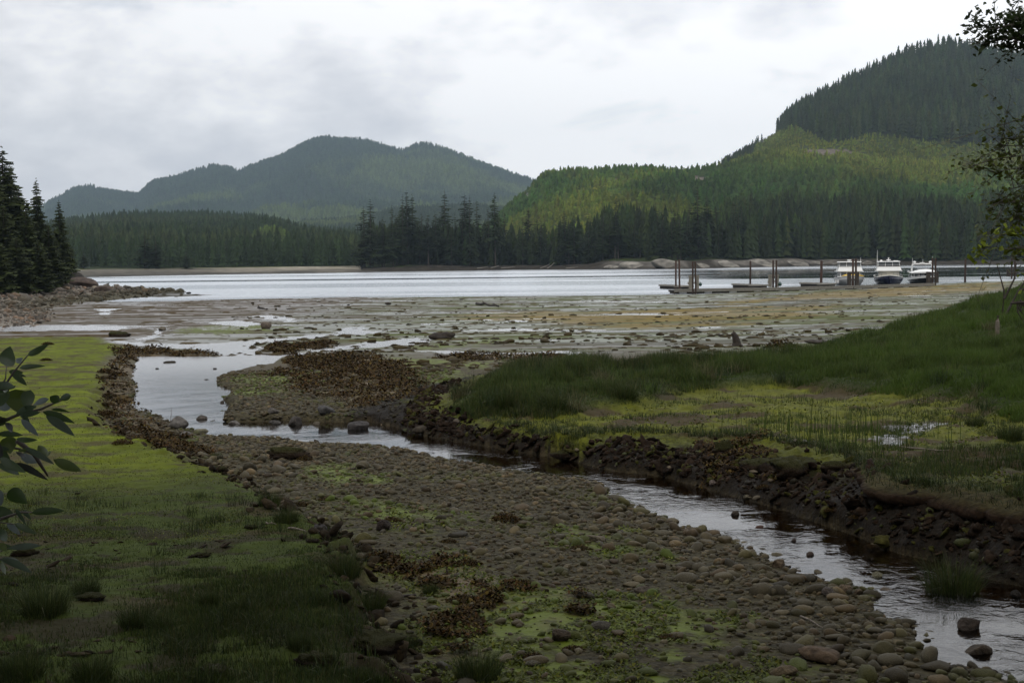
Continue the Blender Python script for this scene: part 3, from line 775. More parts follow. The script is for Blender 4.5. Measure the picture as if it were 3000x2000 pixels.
# distant mountain
px, r = scatter(42000, -250, 1800, 2950, 5500, rs); z = hill1(px, r)
x = (px - 1500) / F * r
k = fbm(x * .003, r * .003, 4, 81) 
c = mixc(rep((0.026, 0.046, 0.016), len(px)), (0.075, 0.105, 0.024), sst(.46, .62, k)) * rs.uniform(.6, 1.35, (len(px), 1))
h = rs.uniform(15, 30, len(px))
FOREST.append(merge_trees('conifer_forest', rows(px, r, z, h, rs.uniform(1.2, 1.8, len(px)), c), LOWT, None, fol, rs))
FOREST[-1]['label'] = 'conifer forest covering the big blue mountain far across the inlet'
# low hills on the left and the saddle behind them
px, r = scatter(15000, -350, 1150, 640, 1660, rs); z = hill2(px, r); r0 = I(px, B2)
keep = r > r0 + 112; px, r, z = px[keep], r[keep], z[keep]
x = (px - 1500) / F * r
young = np.exp(-((px - 800) / 100.0) ** 2 - ((r - 930) / 150.0) ** 2) > 0.42
h = np.where(young, rs.uniform(5, 10, len(px)), rs.uniform(9, 22, len(px)) * sst(600, 900, r) * .3 + rs.uniform(8, 17, len(px)))
c = rep((0.024, 0.040, 0.014), len(px)); c = mixc(c, (0.085, 0.125, 0.028), young * 1.0)
c = mixc(c, (0.045, 0.058, 0.022), sst(.52, .62, fbm(x * .008, r * .008, 3, 91)) * 0.7) * rs.uniform(.6, 1.4, (len(px), 1))
FOREST.append(merge_trees('conifer_forest', rows(px, r, z, h, np.where(young, 1.4, 1.0) * rs.uniform(.9, 1.3, len(px)), c), LOW, None, fol, rs))
FOREST[-1]['label'] = 'dark conifer forest on the low hill behind the far left beach'
px, r = scatter(9000, 700, 1650, 1650, 2780, rs); z = hill2b(px, r); x = (px - 1500) / F * r
c = mixc(rep((0.030, 0.045, 0.020), len(px)), (0.07, 0.095, 0.03), sst(.5, .6, fbm(x * .006, r * .004, 3, 95))) * rs.uniform(.6, 1.4, (len(px), 1))
FOREST.append(merge_trees('conifer_forest', rows(px, r, z, rs.uniform(9, 16, len(px)), rs.uniform(1.1, 1.6, len(px)), c), LOWT, None, fol, rs))
FOREST[-1]['label'] = 'pale green wood in the gap between the low left hill and the wooded point'
# the hillside on the right
px, r = scatter(30000, 1085, 3350, 640, 1300, rs); z = hill3(px, r); r0 = I(px, R0)
px4, r4 = scatter(13000, 2120, 3350, 1300, 1930, rs)
px = np.concatenate([px, px4]); r = np.concatenate([r, r4]); z = hill3(px, r); r0 = I(px, R0)
x = (px - 1500) / F * r
old = old_mask(px, r, z) > 0.5
sdist = (r - r0) / (10 + 330 * fbm(x * .018, r * .004, 3, 5) ** 1.3 + 70 * sst(2000, 2500, px))
shore = (sdist < 1) & (r > r0 + 24)
rk = rockpatch(px, r, x, z)
bare = rs.uniform(0, 1, len(px)) < rk * 1.1
keep = (r > r0 + 24) & ~bare & ~(old & (rs.uniform(0, 1, len(px)) < 0.38)) & ~(shore & (rs.uniform(0, 1, len(px)) < 0.3))
px, r, z, x, old, shore = [a[keep] for a in (px, r, z, x, old, shore)]; sdist = sdist[keep]
h = rs.uniform(4, 9.5, len(px)) * (0.8 + 0.5 * fbm(x * .01, r * .01, 3, 15))
py = 765 - 0.01047 * (px - 1500) - (z - CAMZ) * F / r
yell = sst(.42, .58, fbm(x * .006, r * .006, 4, 25)) * 0.8
yell = np.maximum(yell, np.exp(-((px - 2380) / 260) ** 2 - ((py - 440) / 60) ** 2))
h = np.where(yell > .75, h * 0.6, h)
h = np.where(old, rs.uniform(11, 31, len(px)), h); h = np.where(shore, rs.uniform(12, 25, len(px)) * (1.1 - 0.35 * np.clip(sdist, 0, 1)) * (.6 + .75 * fbm(x * .03, r * .02, 3, 57)), h)
flank = (px > 2090) & (px < 2330); h = np.where(old & flank, h * lerp(.35, 1, sst(2140, 2340, px)), h)
c = mixc(rep((0.040, 0.076, 0.016), len(px)), (0.118, 0.138, 0.018), yell) * (.55 + .9 * fbm(x * .018, r * .010, 4, 45))[:, None]
c = np.where(old[:, None], np.array([0.030, 0.043, 0.014])[None] * (.55 + .9 * fbm(x * .02, r * .02, 3, 29))[:, None], c); c = np.where(shore[:, None], np.array([0.020, 0.031, 0.009])[None] + np.array([0.016, 0.024, 0.003])[None] * (sst(.5, 1.1, sdist) + .5 * (rs.uniform(0, 1, len(px)) > .8))[:, None], c)
c = c * rs.uniform(.6, 1.45, (len(px), 1)) * (1 + 0.25 * (rs.uniform(0, 1, (len(px), 3)) - .5))
wd = np.where(old | shore, 0.95, 1.5) * rs.uniform(.85, 1.25, len(px))
big = old | shore
T = rows(px, r, z, h, wd, c)
FOREST.append(merge_trees('conifer_forest', T[big], LOW, None, fol, rs)); FOREST[-1]['label'] = 'tall dark conifers along the right shore and on the upper right hill'
FOREST.append(merge_trees('conifer_forest', T[~big], LOWY, None, fol, rs)); FOREST[-1]['label'] = 'young bright green conifers regrowing on the logged right hillside'
for o in FOREST: o['kind'] = 'stuff'; o['category'] = 'forest'

# ---- conifers with limbs
bark = simple('conifer_bark', (0.075, 0.058, 0.045), 0.9, nscale=6, namt=0.4, bump=0.02, stretch=(1, 1, .2))
def conifer_high(rs, whorls, nb, sprays, slim, crown0=0.08, ragged=0.35):
    V = []; Fc = []; C = []
    def tri(a, b, c, s):
        i = len(V); V.extend([a, b, c]); C.extend([s] * 3); Fc.append((i, i + 1, i + 2))
    for k in range(whorls):
        t = k / (whorls - 1.0)
        zz = crown0 + (0.985 - crown0) * t ** 0.95
        L0 = slim * (1 - t) ** 0.75 * min(1, 0.45 + t * 4) + 0.012
        n = max(3, int(nb * (0.55 + 0.45 * (1 - t))))
        a0 = rs.uniform(0, 6.28)
        for j in range(n):
            a = a0 + 6.283 * j / n + rs.normal(0, .25)
            L = L0 * rs.uniform(1 - ragged, 1 + ragged)
            if rs.rand() < 0.08: L *= 0.3
            s = rs.uniform(.65, 1.35)
            d = np.array([math.cos(a), math.sin(a), 0]); q = np.array([-d[1], d[0], 0])
            drop = rs.uniform(0.10, 0.42) * (1.25 - t); z1 = zz + rs.normal(0, .006)
            def pt(f): return d * L * f + np.array([0, 0, z1 - L * drop * f ** 1.3 + L * 0.15 * max(0, f - .7)])
            for m in range(sprays):
                f0 = 0.12 + 0.80 * m / sprays; f1 = f0 + 1.25 / sprays
                wdt = L * (0.30 * (1 - f0) + 0.10) * rs.uniform(.7, 1.2)
                p0 = pt(f0); p1 = pt(min(1.03, f1))
                for sd in (-1, 1):
                    tip = pt(min(1.0, f0 + 0.6 / sprays)) + q * sd * wdt + np.array([0, 0, -wdt * rs.uniform(.25, .9)])
                    tri(p0, p1, tip, s * rs.uniform(.85, 1.15))
            tri(pt(.1) + [0, 0, .004], pt(.1) - [0, 0, .004], pt(1.08), s * 1.1)
    return np.array(V, np.float32), np.array(Fc, np.int32), np.array(C, np.float32)
def trunk_geo(r0=0.014, n=7, bend=None, rs=None):
    V = []; Fc = []
    for k in range(9):
        t = k / 8.0; r = r0 * (1 - t) ** 0.8 + 0.0012
        for j in range(n):
            a = 6.283 * j / n; V.append((r * math.cos(a), r * math.sin(a), t * 0.985 - 0.02))
    for k in range(8):
        for j in range(n): Fc.append((k * n + j, k * n + (j + 1) % n, (k + 1) * n + (j + 1) % n, (k + 1) * n + j))
    return np.array(V, np.float32), np.array(Fc, np.int32)
rs = np.random.RandomState(5)
tv, tf = trunk_geo()
def tri_of(f4): return np.concatenate([f4[:, [0, 1, 2]], f4[:, [0, 2, 3]]])
MID = []
for v in range(9):
    V, Fc, C = conifer_high(rs, 26, 7, 3, rs.uniform(.12, .17), rs.choice([.05, .12, .3]), 0.45)
    cc = np.array([0.020, 0.030, 0.009])[None] * rs.uniform(.75, 1.25) * (C[:, None]) * rs.uniform(.75, 1.3)
    VV = np.concatenate([V, tv]); FF = np.concatenate([Fc, tri_of(tf) + len(V)])
    cc = np.concatenate([cc, np.tile([0.07, 0.058, 0.048], (len(tv), 1))])
    MID.append(npmesh('shore_conifer', VV, FF, fol, cols=cc))
def hh(px, r): return float(hill3(np.array([px], float), np.array([r], float))[0])
def put_mid(px, r, h, v, label, group, name='conifer', wid=1.0, rnd=None):
    o = bpy.data.objects.new(name, MID[v]); col.objects.link(o)
    o.location = ((px - 1500) / F * r, r, hh(px, r) - 0.3); o.scale = (h * wid, h * wid, h)
    o.rotation_euler = (random.gauss(0, .015), random.gauss(0, .015), random.uniform(0, 6.28))
    return tag(o, label, 'tree', group)
SG = 'conifers in the front rows of the forest across the water'
def far_label(px, h):
    zone = ('on the dark wooded point', 'under the left end of the logged hillside', 'between the wooded point and the granite slabs', 'above the pale granite slabs', 'behind the end of the dock', 'behind the three yachts', 'far right behind the single piling')[int(np.searchsorted([1330, 1560, 1780, 2080, 2400, 2760], px))]
    size = 'short' if h < 15 else ('medium-height' if h < 20 else ('tall' if h < 25 else 'very tall'))
    return '%s dark conifer in the front row %s' % (size, zone)
for i in range(236):
    px_ = 1062 + (3020 - 1062) * ((i * 0.6180339) % 1.0)
    r_ = float(I(px_, R0)) + 22 + 34 * random.random() ** 1.2 + (12 if px_ > 1780 else 0)
    h_ = random.uniform(11, 26) * (.7 + .6 * float(vn(np.array([px_ * .02]), np.array([0.0]), 5)[0])) * (0.55 + 0.45 * min(1, (px_ - 1040) / 90.0))
    if random.random() < .07: h_ *= 1.2
    if px_ < 1500: h_ *= 1.22
    put_mid(px_, r_, h_, random.randrange(9), far_label(px_, h_), SG, wid=random.uniform(.85, 1.3))
for px_, h_, lab in ((430, 17, 'broad dark tree clump standing out before the low left hill, left half'), (462, 15, 'broad dark tree clump standing out before the low left hill, right half'), (550, 9, 'small pale bush behind the far left beach'), (250, 9, 'small round tree behind the far beach beside the headland')):
    r_ = 600; o = bpy.data.objects.new('broad_conifer', MID[3]); col.objects.link(o); o.location = ((px_ - 1500) / F * r_, r_, float(hill2(np.array([px_], float), np.array([r_], float))[0]) - .3); o.scale = (h_ * 2.6, h_ * 2.6, h_); tag(o, lab, 'tree')
TG = 'tall conifers standing above the wooded point'
for px_, top, r_, v, lab in ((1183, 568, 630, 1, 'leftmost of the three tall close conifers on the wooded point'),
        (1198, 554, 640, 2, 'middle one of the three tall close conifers on the wooded point, the tallest'),
        (1212, 562, 650, 4, 'rightmost of the three tall close conifers on the wooded point'),
        (1380, 570, 640, 5, 'dense tall conifer alone between the clump and the logged hillside edge'),
        (1404, 583, 660, 3, 'slimmer tall conifer just right of the dense tall one on the point'),
        (1454, 560, 650, 6, 'thin tall conifer with a bare lower trunk at the edge of the logged hillside')):
    z_ = hh(px_, r_); h_ = zfor(px_, top, r_) - z_
    put_mid(px_, r_, h_, v, lab, None, name='tall_conifer', wid=0.8)
def haze():
    m = bpy.data.materials.new('haze'); m.use_nodes = True; nt = m.node_tree; nt.nodes.clear()
    out = nt.nodes.new('ShaderNodeOutputMaterial'); pv = nt.nodes.new('ShaderNodeVolumePrincipled')
    pv.inputs['Color'].default_value = (0.62, 0.80, 0.98, 1); pv.inputs['Density'].default_value = HAZE_D
    pv.inputs['Anisotropy'].default_value = 0.0
    nt.links.new(pv.outputs[0], out.inputs['Volume'])
    x0, x1, y0, y1, z0, z1 = -5200, 5200, -85, 6050, -60, 620
    V = [(x, y, z) for x in (x0, x1) for y in (y0, y1) for z in (z0, z1)]
    Fc = [(0, 1, 3, 2), (4, 6, 7, 5), (0, 4, 5, 1), (2, 3, 7, 6), (0, 2, 6, 4), (1, 5, 7, 3)]
    o = npobj('haze', V, Fc, m); o['kind'] = 'stuff'
HAZE_D = 8.2e-5
haze()
# ------------------------------------------------------------------ stones
import bmesh
def ico(sub):
    bm = bmesh.new(); bmesh.ops.create_icosphere(bm, subdivisions=sub, radius=1.0)
    bm.verts.ensure_lookup_table()
    V = np.array([v.co[:] for v in bm.verts], np.float32); Fc = np.array([[v.index for v in f.verts] for f in bm.faces], np.int32)
    bm.free(); return V, Fc
ICO1 = ico(2); ICO2 = ico(3)
def stone_shape(rs, base, rough=0.16, flat=(0.35, 0.75), ang=0.0):
    V, Fc = base; V = V.copy()
    d = np.zeros(len(V))
    for k in range(5):
        q = rs.normal(0, 1, 3); q /= np.linalg.norm(q)
        d += rough * rs.uniform(-1, 1) * np.sin(V @ q * rs.uniform(1.2, 3.2) + rs.uniform(0, 6))
    for k in range(int(ang)):
        q = rs.normal(0, 1, 3); q /= np.linalg.norm(q); c = rs.uniform(.45, .8)
        e = V @ q; V = V - np.maximum(e - c, 0)[:, None] * q[None] * 0.85
    V = V * (1 + d)[:, None]
    s = np.array([1, rs.uniform(.62, .95), rs.uniform(*flat)]); V = V * s
    return V.astype(np.float32), Fc
def place_many(name, P, S, shapes, cols_, mat, rs, smooth=True, tilt=0.25, squash=None):
    VV = []; FF = []; CC = []; base = 0; vid = rs.randint(0, len(shapes), len(P))
    for k, sh in enumerate(shapes):
        V, Fc = sh[0], sh[1]; m = vid == k; n = int(m.sum())
        if not n: continue
        p = P[m]; s = S[m]; a = rs.uniform(0, 6.28, n); ca, sa = np.cos(a)[:, None], np.sin(a)[:, None]
        x = (V[:, 0] * ca - V[:, 1] * sa) * s[:, None]; y = (V[:, 0] * sa + V[:, 1] * ca) * s[:, None]; z = V[:, 2] * s[:, None]
        tx = rs.normal(0, tilt, (n, 1)); ty = rs.normal(0, tilt, (n, 1))
        z = z + x * tx + y * ty
        VV.append(np.stack([x + p[:, 0:1], y + p[:, 1:2], z + p[:, 2:3]], 2).reshape(-1, 3))
        c = np.repeat(cols_[m][:, None, :], len(V), 1)
        if len(sh) > 2: c = c * sh[2][None, :, None]
        CC.append(c.reshape(-1, 3))
        FF.append((Fc[None] + (np.arange(n) * len(V))[:, None, None] + base).reshape(-1, 3)); base += n * len(V)
    return npobj(name, np.concatenate(VV), np.concatenate(FF), mat, cols=np.concatenate(CC), smooth=smooth)
def clod_shape(rs, base=ICO2, r=.22):
    V, Fc = stone_shape(rs, base, r, (.45, .7), 0)
    q = int(rs.randint(99)); f = 2.6; d = (fbm(V[:, 0] * f + 9, V[:, 1] * f, 4, q, .65) + fbm(V[:, 1] * f + 4, V[:, 2] * f + 7, 4, q + 1, .65) + fbm(V[:, 2] * f + 2, V[:, 0] * f + 5, 4, q + 2, .65)) / 1.5 - 1
    return (V * (1 + 1.05 * d)[:, None]).astype(np.float32), Fc
stone_m = attrmat('river_stone', 0.7, 14.0, 0.3, bump=0.006, spec=0.22)
rock_m = attrmat('shore_rock', 0.85, 3.0, 0.45, bump=0.03, spec=0.25)
PAL = np.array([(0.118, 0.094, 0.050), (0.105, 0.090, 0.058), (0.140, 0.108, 0.052), (0.092, 0.086, 0.066), (0.160, 0.138, 0.090), (0.090, 0.056, 0.034), (0.115, 0.108, 0.040), (0.165, 0.112, 0.055), (0.072, 0.068, 0.056)]) * np.array([0.74, 0.70, 0.60])
PNAME = ['brown', 'grey-brown', 'tan', 'grey', 'beige', 'reddish', 'olive', 'ochre', 'dark']
rs = np.random.RandomState(21)
def gravel_pts(n, x0, x1, y0, y1):
    x = rs.uniform(x0, x1, n); y = rs.uniform(y0, y1, n); z, m = H(x, y); return x, y, z, m
x, y, z, m = gravel_pts(210000, -11, 9, 5.6, 38)
R = masks(x, y, m)
vis = np.abs(x / y) < 0.46
bar = (m['sl'] < -0.02) & ~m['rs'] & (m['sds'] < 0.25)
edge = np.clip(1 + (m['sds'] + 0.8) * 1.2, 0, 1) * (m['sds'] < 0.0)     # more and bigger stones by the water
dens = np.where(bar, 0.85, 0.0) * (1 - 0.5 * R['grn']) * (1 - .6 * R['weed'])
dens = np.where(bar & (m['sds'] > 0.0), 0.05, dens)
px_ = 1500 + F * x / y
# foreground: thins out toward the grass on the left
dens = dens * np.where(y < 13, np.clip(0.35 + (x + 0.9 + 0.16 * (13 - y)) * 0.5, 0.35, 1.0), 1)
dens = dens * np.where(y > 22, 0.45, 1)
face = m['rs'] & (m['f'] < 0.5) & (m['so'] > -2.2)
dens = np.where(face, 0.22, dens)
instr = m['rs'] & (m['f'] <= 0.01); dens = np.where(instr, np.where((y > 19) & (m['sds'] < .1) & (px_ < 1330), .55 * (1 - .5 * R['weed']), 0.0), dens)
shoal = (y > 25) & (px_ > 400) & (px_ < 830) & (m['sds'] + 0 > -9); dens = np.where(shoal & (rs.uniform(0, 1, len(x)) < sst(.45, .6, fbm(x * .8, y * .6, 3, 71))), .30, dens)
keep = vis & (rs.uniform(0, 1, len(x)) < dens * np.interp(y, [6, 14, 31], [1, .8, .45]))
x, y, z = x[keep], y[keep], z[keep]; inw = m['sds'][keep] > 0; fc = face[keep]; edge = edge[keep]; gk = R['grn'][keep]
S = np.exp(rs.normal(math.log(0.0185), 0.60, len(x))) * np.interp(y, [6, 14, 30], [0.92, 0.98, 1.5]) * (1 + 0.35 * edge)
S = np.clip(S, 0.012, 0.11); S = np.where(inw, np.clip(S * 1.7, 0, .13), S); S = np.where(fc, S * .8, S); S = np.where((y > 16) & (edge > .1), np.clip(S, 0, .06), S)
ci = rs.randint(0, len(PAL), len(x)); Cc = mixc(PAL[ci], (0.112, 0.092, 0.052), np.full(len(x), .42)) * rs.uniform(.38, .98, (len(x), 1))
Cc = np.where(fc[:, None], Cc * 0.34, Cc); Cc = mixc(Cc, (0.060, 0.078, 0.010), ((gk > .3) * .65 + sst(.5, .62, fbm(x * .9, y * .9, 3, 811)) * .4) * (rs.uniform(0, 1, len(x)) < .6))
big = S * 3770 / y
order = np.argsort(-big); top = np.zeros(len(x), bool); top[order[:272]] = True
P = np.stack([x, y, z + S * 0.14], 1)
SH1 = [stone_shape(rs, ICO1) for _ in range(8)] + [stone_shape(rs, ICO1, .12, (.4, .7), 5) for _ in range(14)]
SH0 = [stone_shape(rs, ico(1), .12) for _ in range(14)]
small = ~top & (big < 18)
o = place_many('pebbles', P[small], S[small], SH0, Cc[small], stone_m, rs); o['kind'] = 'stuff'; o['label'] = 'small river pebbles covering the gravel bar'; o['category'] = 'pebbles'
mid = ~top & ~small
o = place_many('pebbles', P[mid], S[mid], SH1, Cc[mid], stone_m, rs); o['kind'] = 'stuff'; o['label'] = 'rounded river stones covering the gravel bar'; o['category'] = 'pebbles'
GS = 'larger river stones on the gravel bar'
def stone_obj(name, p, s, shape, c, mat, label, cat='stone', group=None, rot=0.0, smooth=True, tilt=0.0):
    V, Fc = shape[0], shape[1]
    o = npobj(name, V, Fc, mat, cols=np.tile(np.array(c, np.float32), (len(V), 1)), smooth=smooth)
    o.location = p; o.scale = (s, s, s) if np.isscalar(s) else s; o.rotation_euler = (tilt, tilt * .5, rot)
    return tag(o, label, cat, group)
for i in np.where(top)[0]:
    p_x = 1500 + F * x[i] / y[i]
    zone = 'at the water edge' if edge[i] > .55 else ('standing in the stream' if inw[i] else ('on the dark far bank' if fc[i] else ('on the foreground gravel' if y[i] < 10 else 'in the middle of the gravel bar')))
    part = 'left' if p_x < 1400 else ('centre' if p_x < 2000 else 'right')
    flatn = rs.rand() < .4
    sh = stone_shape(rs, ICO1, .10, (.32, .45) if flatn else (.5, .8), 6 if flatn else 4)
    stone_obj('river_stone', P[i], float(S[i]), sh, Cc[i], stone_m, '%s %s %s stone %s, %s of the picture' % ('flat' if flatn else 'rounded', 'large' if S[i] > 0.10 else 'fist-sized', PNAME[ci[i]], zone, part), group=GS, rot=rs.uniform(0, 6))

def gz(x, y): return float(H(np.array([x]), np.array([y]), False)[0])
def onground(px, py, off=0.0):
    """point on the real ground seen at a photo position"""
    d = ray(px, py); t = 3.0
    for _ in range(4000):
        p = d * t; z = CAMZ + p[2]
        if p[1] > 3 and z <= gz_fast(p[0], p[1]): break
        t *= 1.004
        if t > 420: break
    return p[0], p[1], gz_fast(p[0], p[1])
def gz_fast(x, y):
    u = x / (y + 4.5); j = min(max(int(np.searchsorted(GU, u)) - 1, 0), len(GU) - 2); i = min(max(int(np.searchsorted(GY, y)) - 1, 0), len(GY) - 2)
    fu = (u - GU[j]) / (GU[j + 1] - GU[j]); fy = (y - GY[i]) / (GY[i + 1] - GY[i])
    fu = min(max(fu, 0), 1); fy = min(max(fy, 0), 1)
    return float((GRX[i, j] * (1 - fu) + GRX[i, j + 1] * fu) * (1 - fy) + (GRX[i + 1, j] * (1 - fu) + GRX[i + 1, j + 1] * fu) * fy)
# boulders one can tell apart: photo x, y of the foot, width in photo px, colour, label, (flatness)
BL = [(1052, 1285, 68, (0.045, 0.040, 0.038), 'wide dark boulder lying in the stream below the rapids', .5),
 (866, 1272, 48, (0.060, 0.052, 0.046), 'pointed grey boulder standing in the stream', .8),
 (930, 1266, 26, (0.10, 0.085, 0.06), 'small brown boulder right of the pointed one in the stream', .7),
 (808, 1262, 38, (0.07, 0.065, 0.06), 'low dark boulder left of the pointed one in the stream', .5),
 (520, 1262, 70, (0.12, 0.11, 0.10), 'long pale grey boulder at the lower corner of the pool', .7),
 (545, 1282, 40, (0.13, 0.12, 0.11), 'grey boulder touching the long pale one below the pool', .6),
 (590, 1275, 60, (0.13, 0.12, 0.08), 'flat slab at the outlet of the pool', .3),
 (590, 1248, 36, (0.07, 0.06, 0.05), 'brown boulder standing at the outlet of the pool', .6),
 (690, 1262, 46, (0.10, 0.09, 0.08), 'flat grey boulder in the rapids below the pool', .4),
 (955, 1220, 60, (0.065, 0.062, 0.06), 'large grey boulder on the gravel above the rapids', .6),
 (800, 1215, 40, (0.09, 0.08, 0.07), 'small grey boulder on the gravel above the rapids', .6),
 (500, 1080, 40, (0.035, 0.028, 0.016), 'dark weed-covered rock sitting in the pool', .35),
 (462, 1097, 16, (0.05, 0.045, 0.04), 'small dark rock alone in the upper left of the pool', .5),
 (630, 1100, 16, (0.05, 0.045, 0.04), 'small dark rock in the upper right of the pool', .6),
 (605, 1130, 15, (0.05, 0.045, 0.04), 'tiny dark rock near the right shore of the pool', .5),
 (652, 1194, 18, (0.07, 0.06, 0.05), 'brown rock at the lower right shore of the pool', .6),
 (780, 967, 42, (0.12, 0.095, 0.075), 'rounded brown boulder alone on the flat', .6),
 (476, 970, 30, (0.14, 0.12, 0.09), 'pale round boulder by the channel on the flat', .6),
 (2842, 1890, 76, (0.045, 0.034, 0.026), 'dark boulder standing in the stream at lower right', .75),
 (2866, 1948, 92, (0.060, 0.046, 0.032), 'large brown boulder in front of the dark one at lower right', .6),
 (2405, 1950, 145, (0.090, 0.060, 0.036), 'large reddish brown slab on the foreground gravel', .36),
 (2300, 1985, 105, (0.105, 0.078, 0.045), 'wide flat tan slab at the bottom edge', .33),
 (2432, 1748, 44, (0.08, 0.065, 0.055), 'dark angular stone by the stream, left of a group of five', .7),
 (2474, 1742, 48, (0.13, 0.095, 0.062), 'pale brown block by the stream in a group of five', .8),
 (2515, 1742, 34, (0.11, 0.08, 0.05), 'brown block right of the pale one by the stream', .7),
 (2570, 1728, 44, (0.12, 0.11, 0.07), 'olive boulder at the stream, topmost of its group', .75),
 (2590, 1752, 42, (0.10, 0.075, 0.05), 'rounded brown stone nearest the water in its group', .5),
 (2153, 1552, 38, (0.055, 0.045, 0.035), 'dark wet boulder leaning at the stream edge', .7),
 (2324, 1625, 28, (0.06, 0.045, 0.04), 'dark stone standing free in the stream below the bend', .7),
 (2228, 1583, 28, (0.10, 0.055, 0.04), 'reddish stone standing free in the stream', .6),
 (2374, 1662, 30, (0.07, 0.05, 0.04), 'dark reddish stone at the stream edge below the free one', .7),
 (2282, 1668, 46, (0.11, 0.08, 0.05), 'tan block at the stream edge', .9),
 (2190, 1488, 42, (0.10, 0.085, 0.055), 'flat tan stone in the stream under the far bank', .4),
 (2218, 1476, 30, (0.12, 0.10, 0.07), 'tan stone behind the flat one under the far bank', .5),
 (2090, 1432, 36, (0.11, 0.085, 0.07), 'pinkish brown stone at the foot of the far bank', .6),
 (2206, 1392, 28, (0.15, 0.12, 0.08), 'tilted tan flagstone on the far bank slope', .35),
 (2262, 1415, 30, (0.13, 0.10, 0.065), 'tan stone on the far bank, upper one of three', .6),
 (2330, 1300, 18, (0.26, 0.22, 0.18), 'pale pinkish stone on top of the bank, left of a cluster', .8),
 (2358, 1306, 26, (0.24, 0.23, 0.20), 'whitish stone on top of the bank, middle of a cluster', .6),
 (2386, 1302, 20, (0.26, 0.25, 0.23), 'whitish stone on top of the bank, right of a cluster', .7),
 (2294, 1300, 18, (0.12, 0.08, 0.06), 'reddish stone on top of the bank', .5),
 (1640, 1885, 66, (0.055, 0.040, 0.026), 'dark round boulder in the green foreground weed', .85),
 (1760, 1852, 62, (0.070, 0.062, 0.048), 'grey boulder right of the dark round one', .55),
 (1745, 1590, 58, (0.105, 0.088, 0.060), 'smooth tan boulder in the middle of the gravel bar', .55),
 (1560, 1955, 50, (0.09, 0.08, 0.055), 'flat grey boulder in the lower green weed', .5),
 (1880, 1745, 60, (0.07, 0.055, 0.04), 'low dark brown boulder right of centre on the gravel', .5),
 (1125, 1558, 54, (0.026, 0.018, 0.014), 'dark mound-shaped rock on the upper gravel', .75),
 (935, 1560, 48, (0.045, 0.040, 0.040), 'dark grey rock under the grass edge', .7),
 (1333, 1248, 30, (0.11, 0.09, 0.07), 'brown boulder under the tip of the grassy bank', .7),
 (1240, 1272, 56, (0.05, 0.04, 0.028), 'low dark boulder at the foot of the bank by the stream', .5),
 (1690, 1346, 20, (0.16, 0.13, 0.08), 'small pale stone in the dark water under the bank', .6),
 (1910, 1398, 36, (0.11, 0.085, 0.055), 'flat brown stone in the stream at the bank foot', .35),
 (1960, 1402, 24, (0.14, 0.11, 0.07), 'tan stone in the stream at the bank foot', .8),
 (2978, 1800, 40, (0.022, 0.018, 0.014), 'dark boulder in the shaded stream at the right edge', .8)]
for (px, py, w, c, lab, fl) in BL:
    X_, Y_, Z_ = onground(px, py - 0.10 * w)
    s = w / F * Y_ * 0.5
    zb = max(Z_, float(water_z(np.array([X_]), np.array([Y_]))[0]) - 0.02)
    stone_obj('boulder', (X_, Y_, zb + s * fl * 0.45), s, stone_shape(rs, ICO2, .12, (fl * 1.05, fl * 1.15), 9), np.array(c) * 0.9, rock_m if w > 30 else stone_m, lab, 'boulder', rot=rs.uniform(0, .5) + (3.14 if rs.rand() < .5 else 0))

# headland shingle and boulders
n = 15000
v = rs.uniform(0, 1, n); y = 72 + 150 * v; x = (rs.uniform(-700, 640, n) - 1500) / F * y
z, m = H(x, y); hd = m['hd']
keep = (hd > 0.1) & (hd < 34) & (rs.uniform(0, 1, n) < np.interp(y, [72, 220], [1, .9]))
x, y, z, hd = x[keep], y[keep], z[keep], hd[keep]
S = np.exp(rs.normal(math.log(.16), .5, len(x))) * np.interp(y, [72, 200], [.75, 1.5]) * np.interp(hd, [0, 10, 30], [.8, 1.1, 1.3])
pal2 = np.array([(0.17, .145, .12), (.12, .105, .09), (.21, .175, .14), (.10, .085, .07), (.19, .13, .09)])
C2 = pal2[rs.randint(0, 5, len(x))] * rs.uniform(.55, 1.25, (len(x), 1))
wetk = sst(9, 3, hd + 4 * (rs.uniform(0, 1, len(x)) - .5)) * sst(80, 150, y)
C2 = mixc(C2, (0.045, 0.040, 0.020), wetk * .85)
o = place_many('shingle', np.stack([x, y, z + S * .15], 1), np.clip(S, .05, .9), [stone_shape(rs, ico(1), .15, (.45, .8)) for _ in range(12)], C2, rock_m, rs, smooth=False)
o['kind'] = 'stuff'; o['label'] = 'broken stones covering the beach under the left trees'; o['category'] = 'stones'
GR = [(1800, 60, 3.0, 'lowest left granite slab on the far shore'), (1860, 90, 4.0, 'rounded granite slab left of the leftmost pilings'), (1965, 105, 5.2, 'large domed granite slab behind the leftmost pilings'), (2050, 60, 4.6, 'short granite slab behind the first guide frame'),
 (2120, 110, 5.0, 'long smooth granite slab tapering right, between two pilings'), (2235, 100, 5.6, 'big grey granite slab behind the second guide frame'), (2330, 80, 5.0, 'tilted granite slab right of the second guide frame'), (2400, 60, 4.0, 'small granite slab behind the thick rusty piling'), (2460, 50, 3.2, 'low granite slab left of the first yacht'), (2550, 50, 2.6, 'low grey rock slab between the first two yachts')]
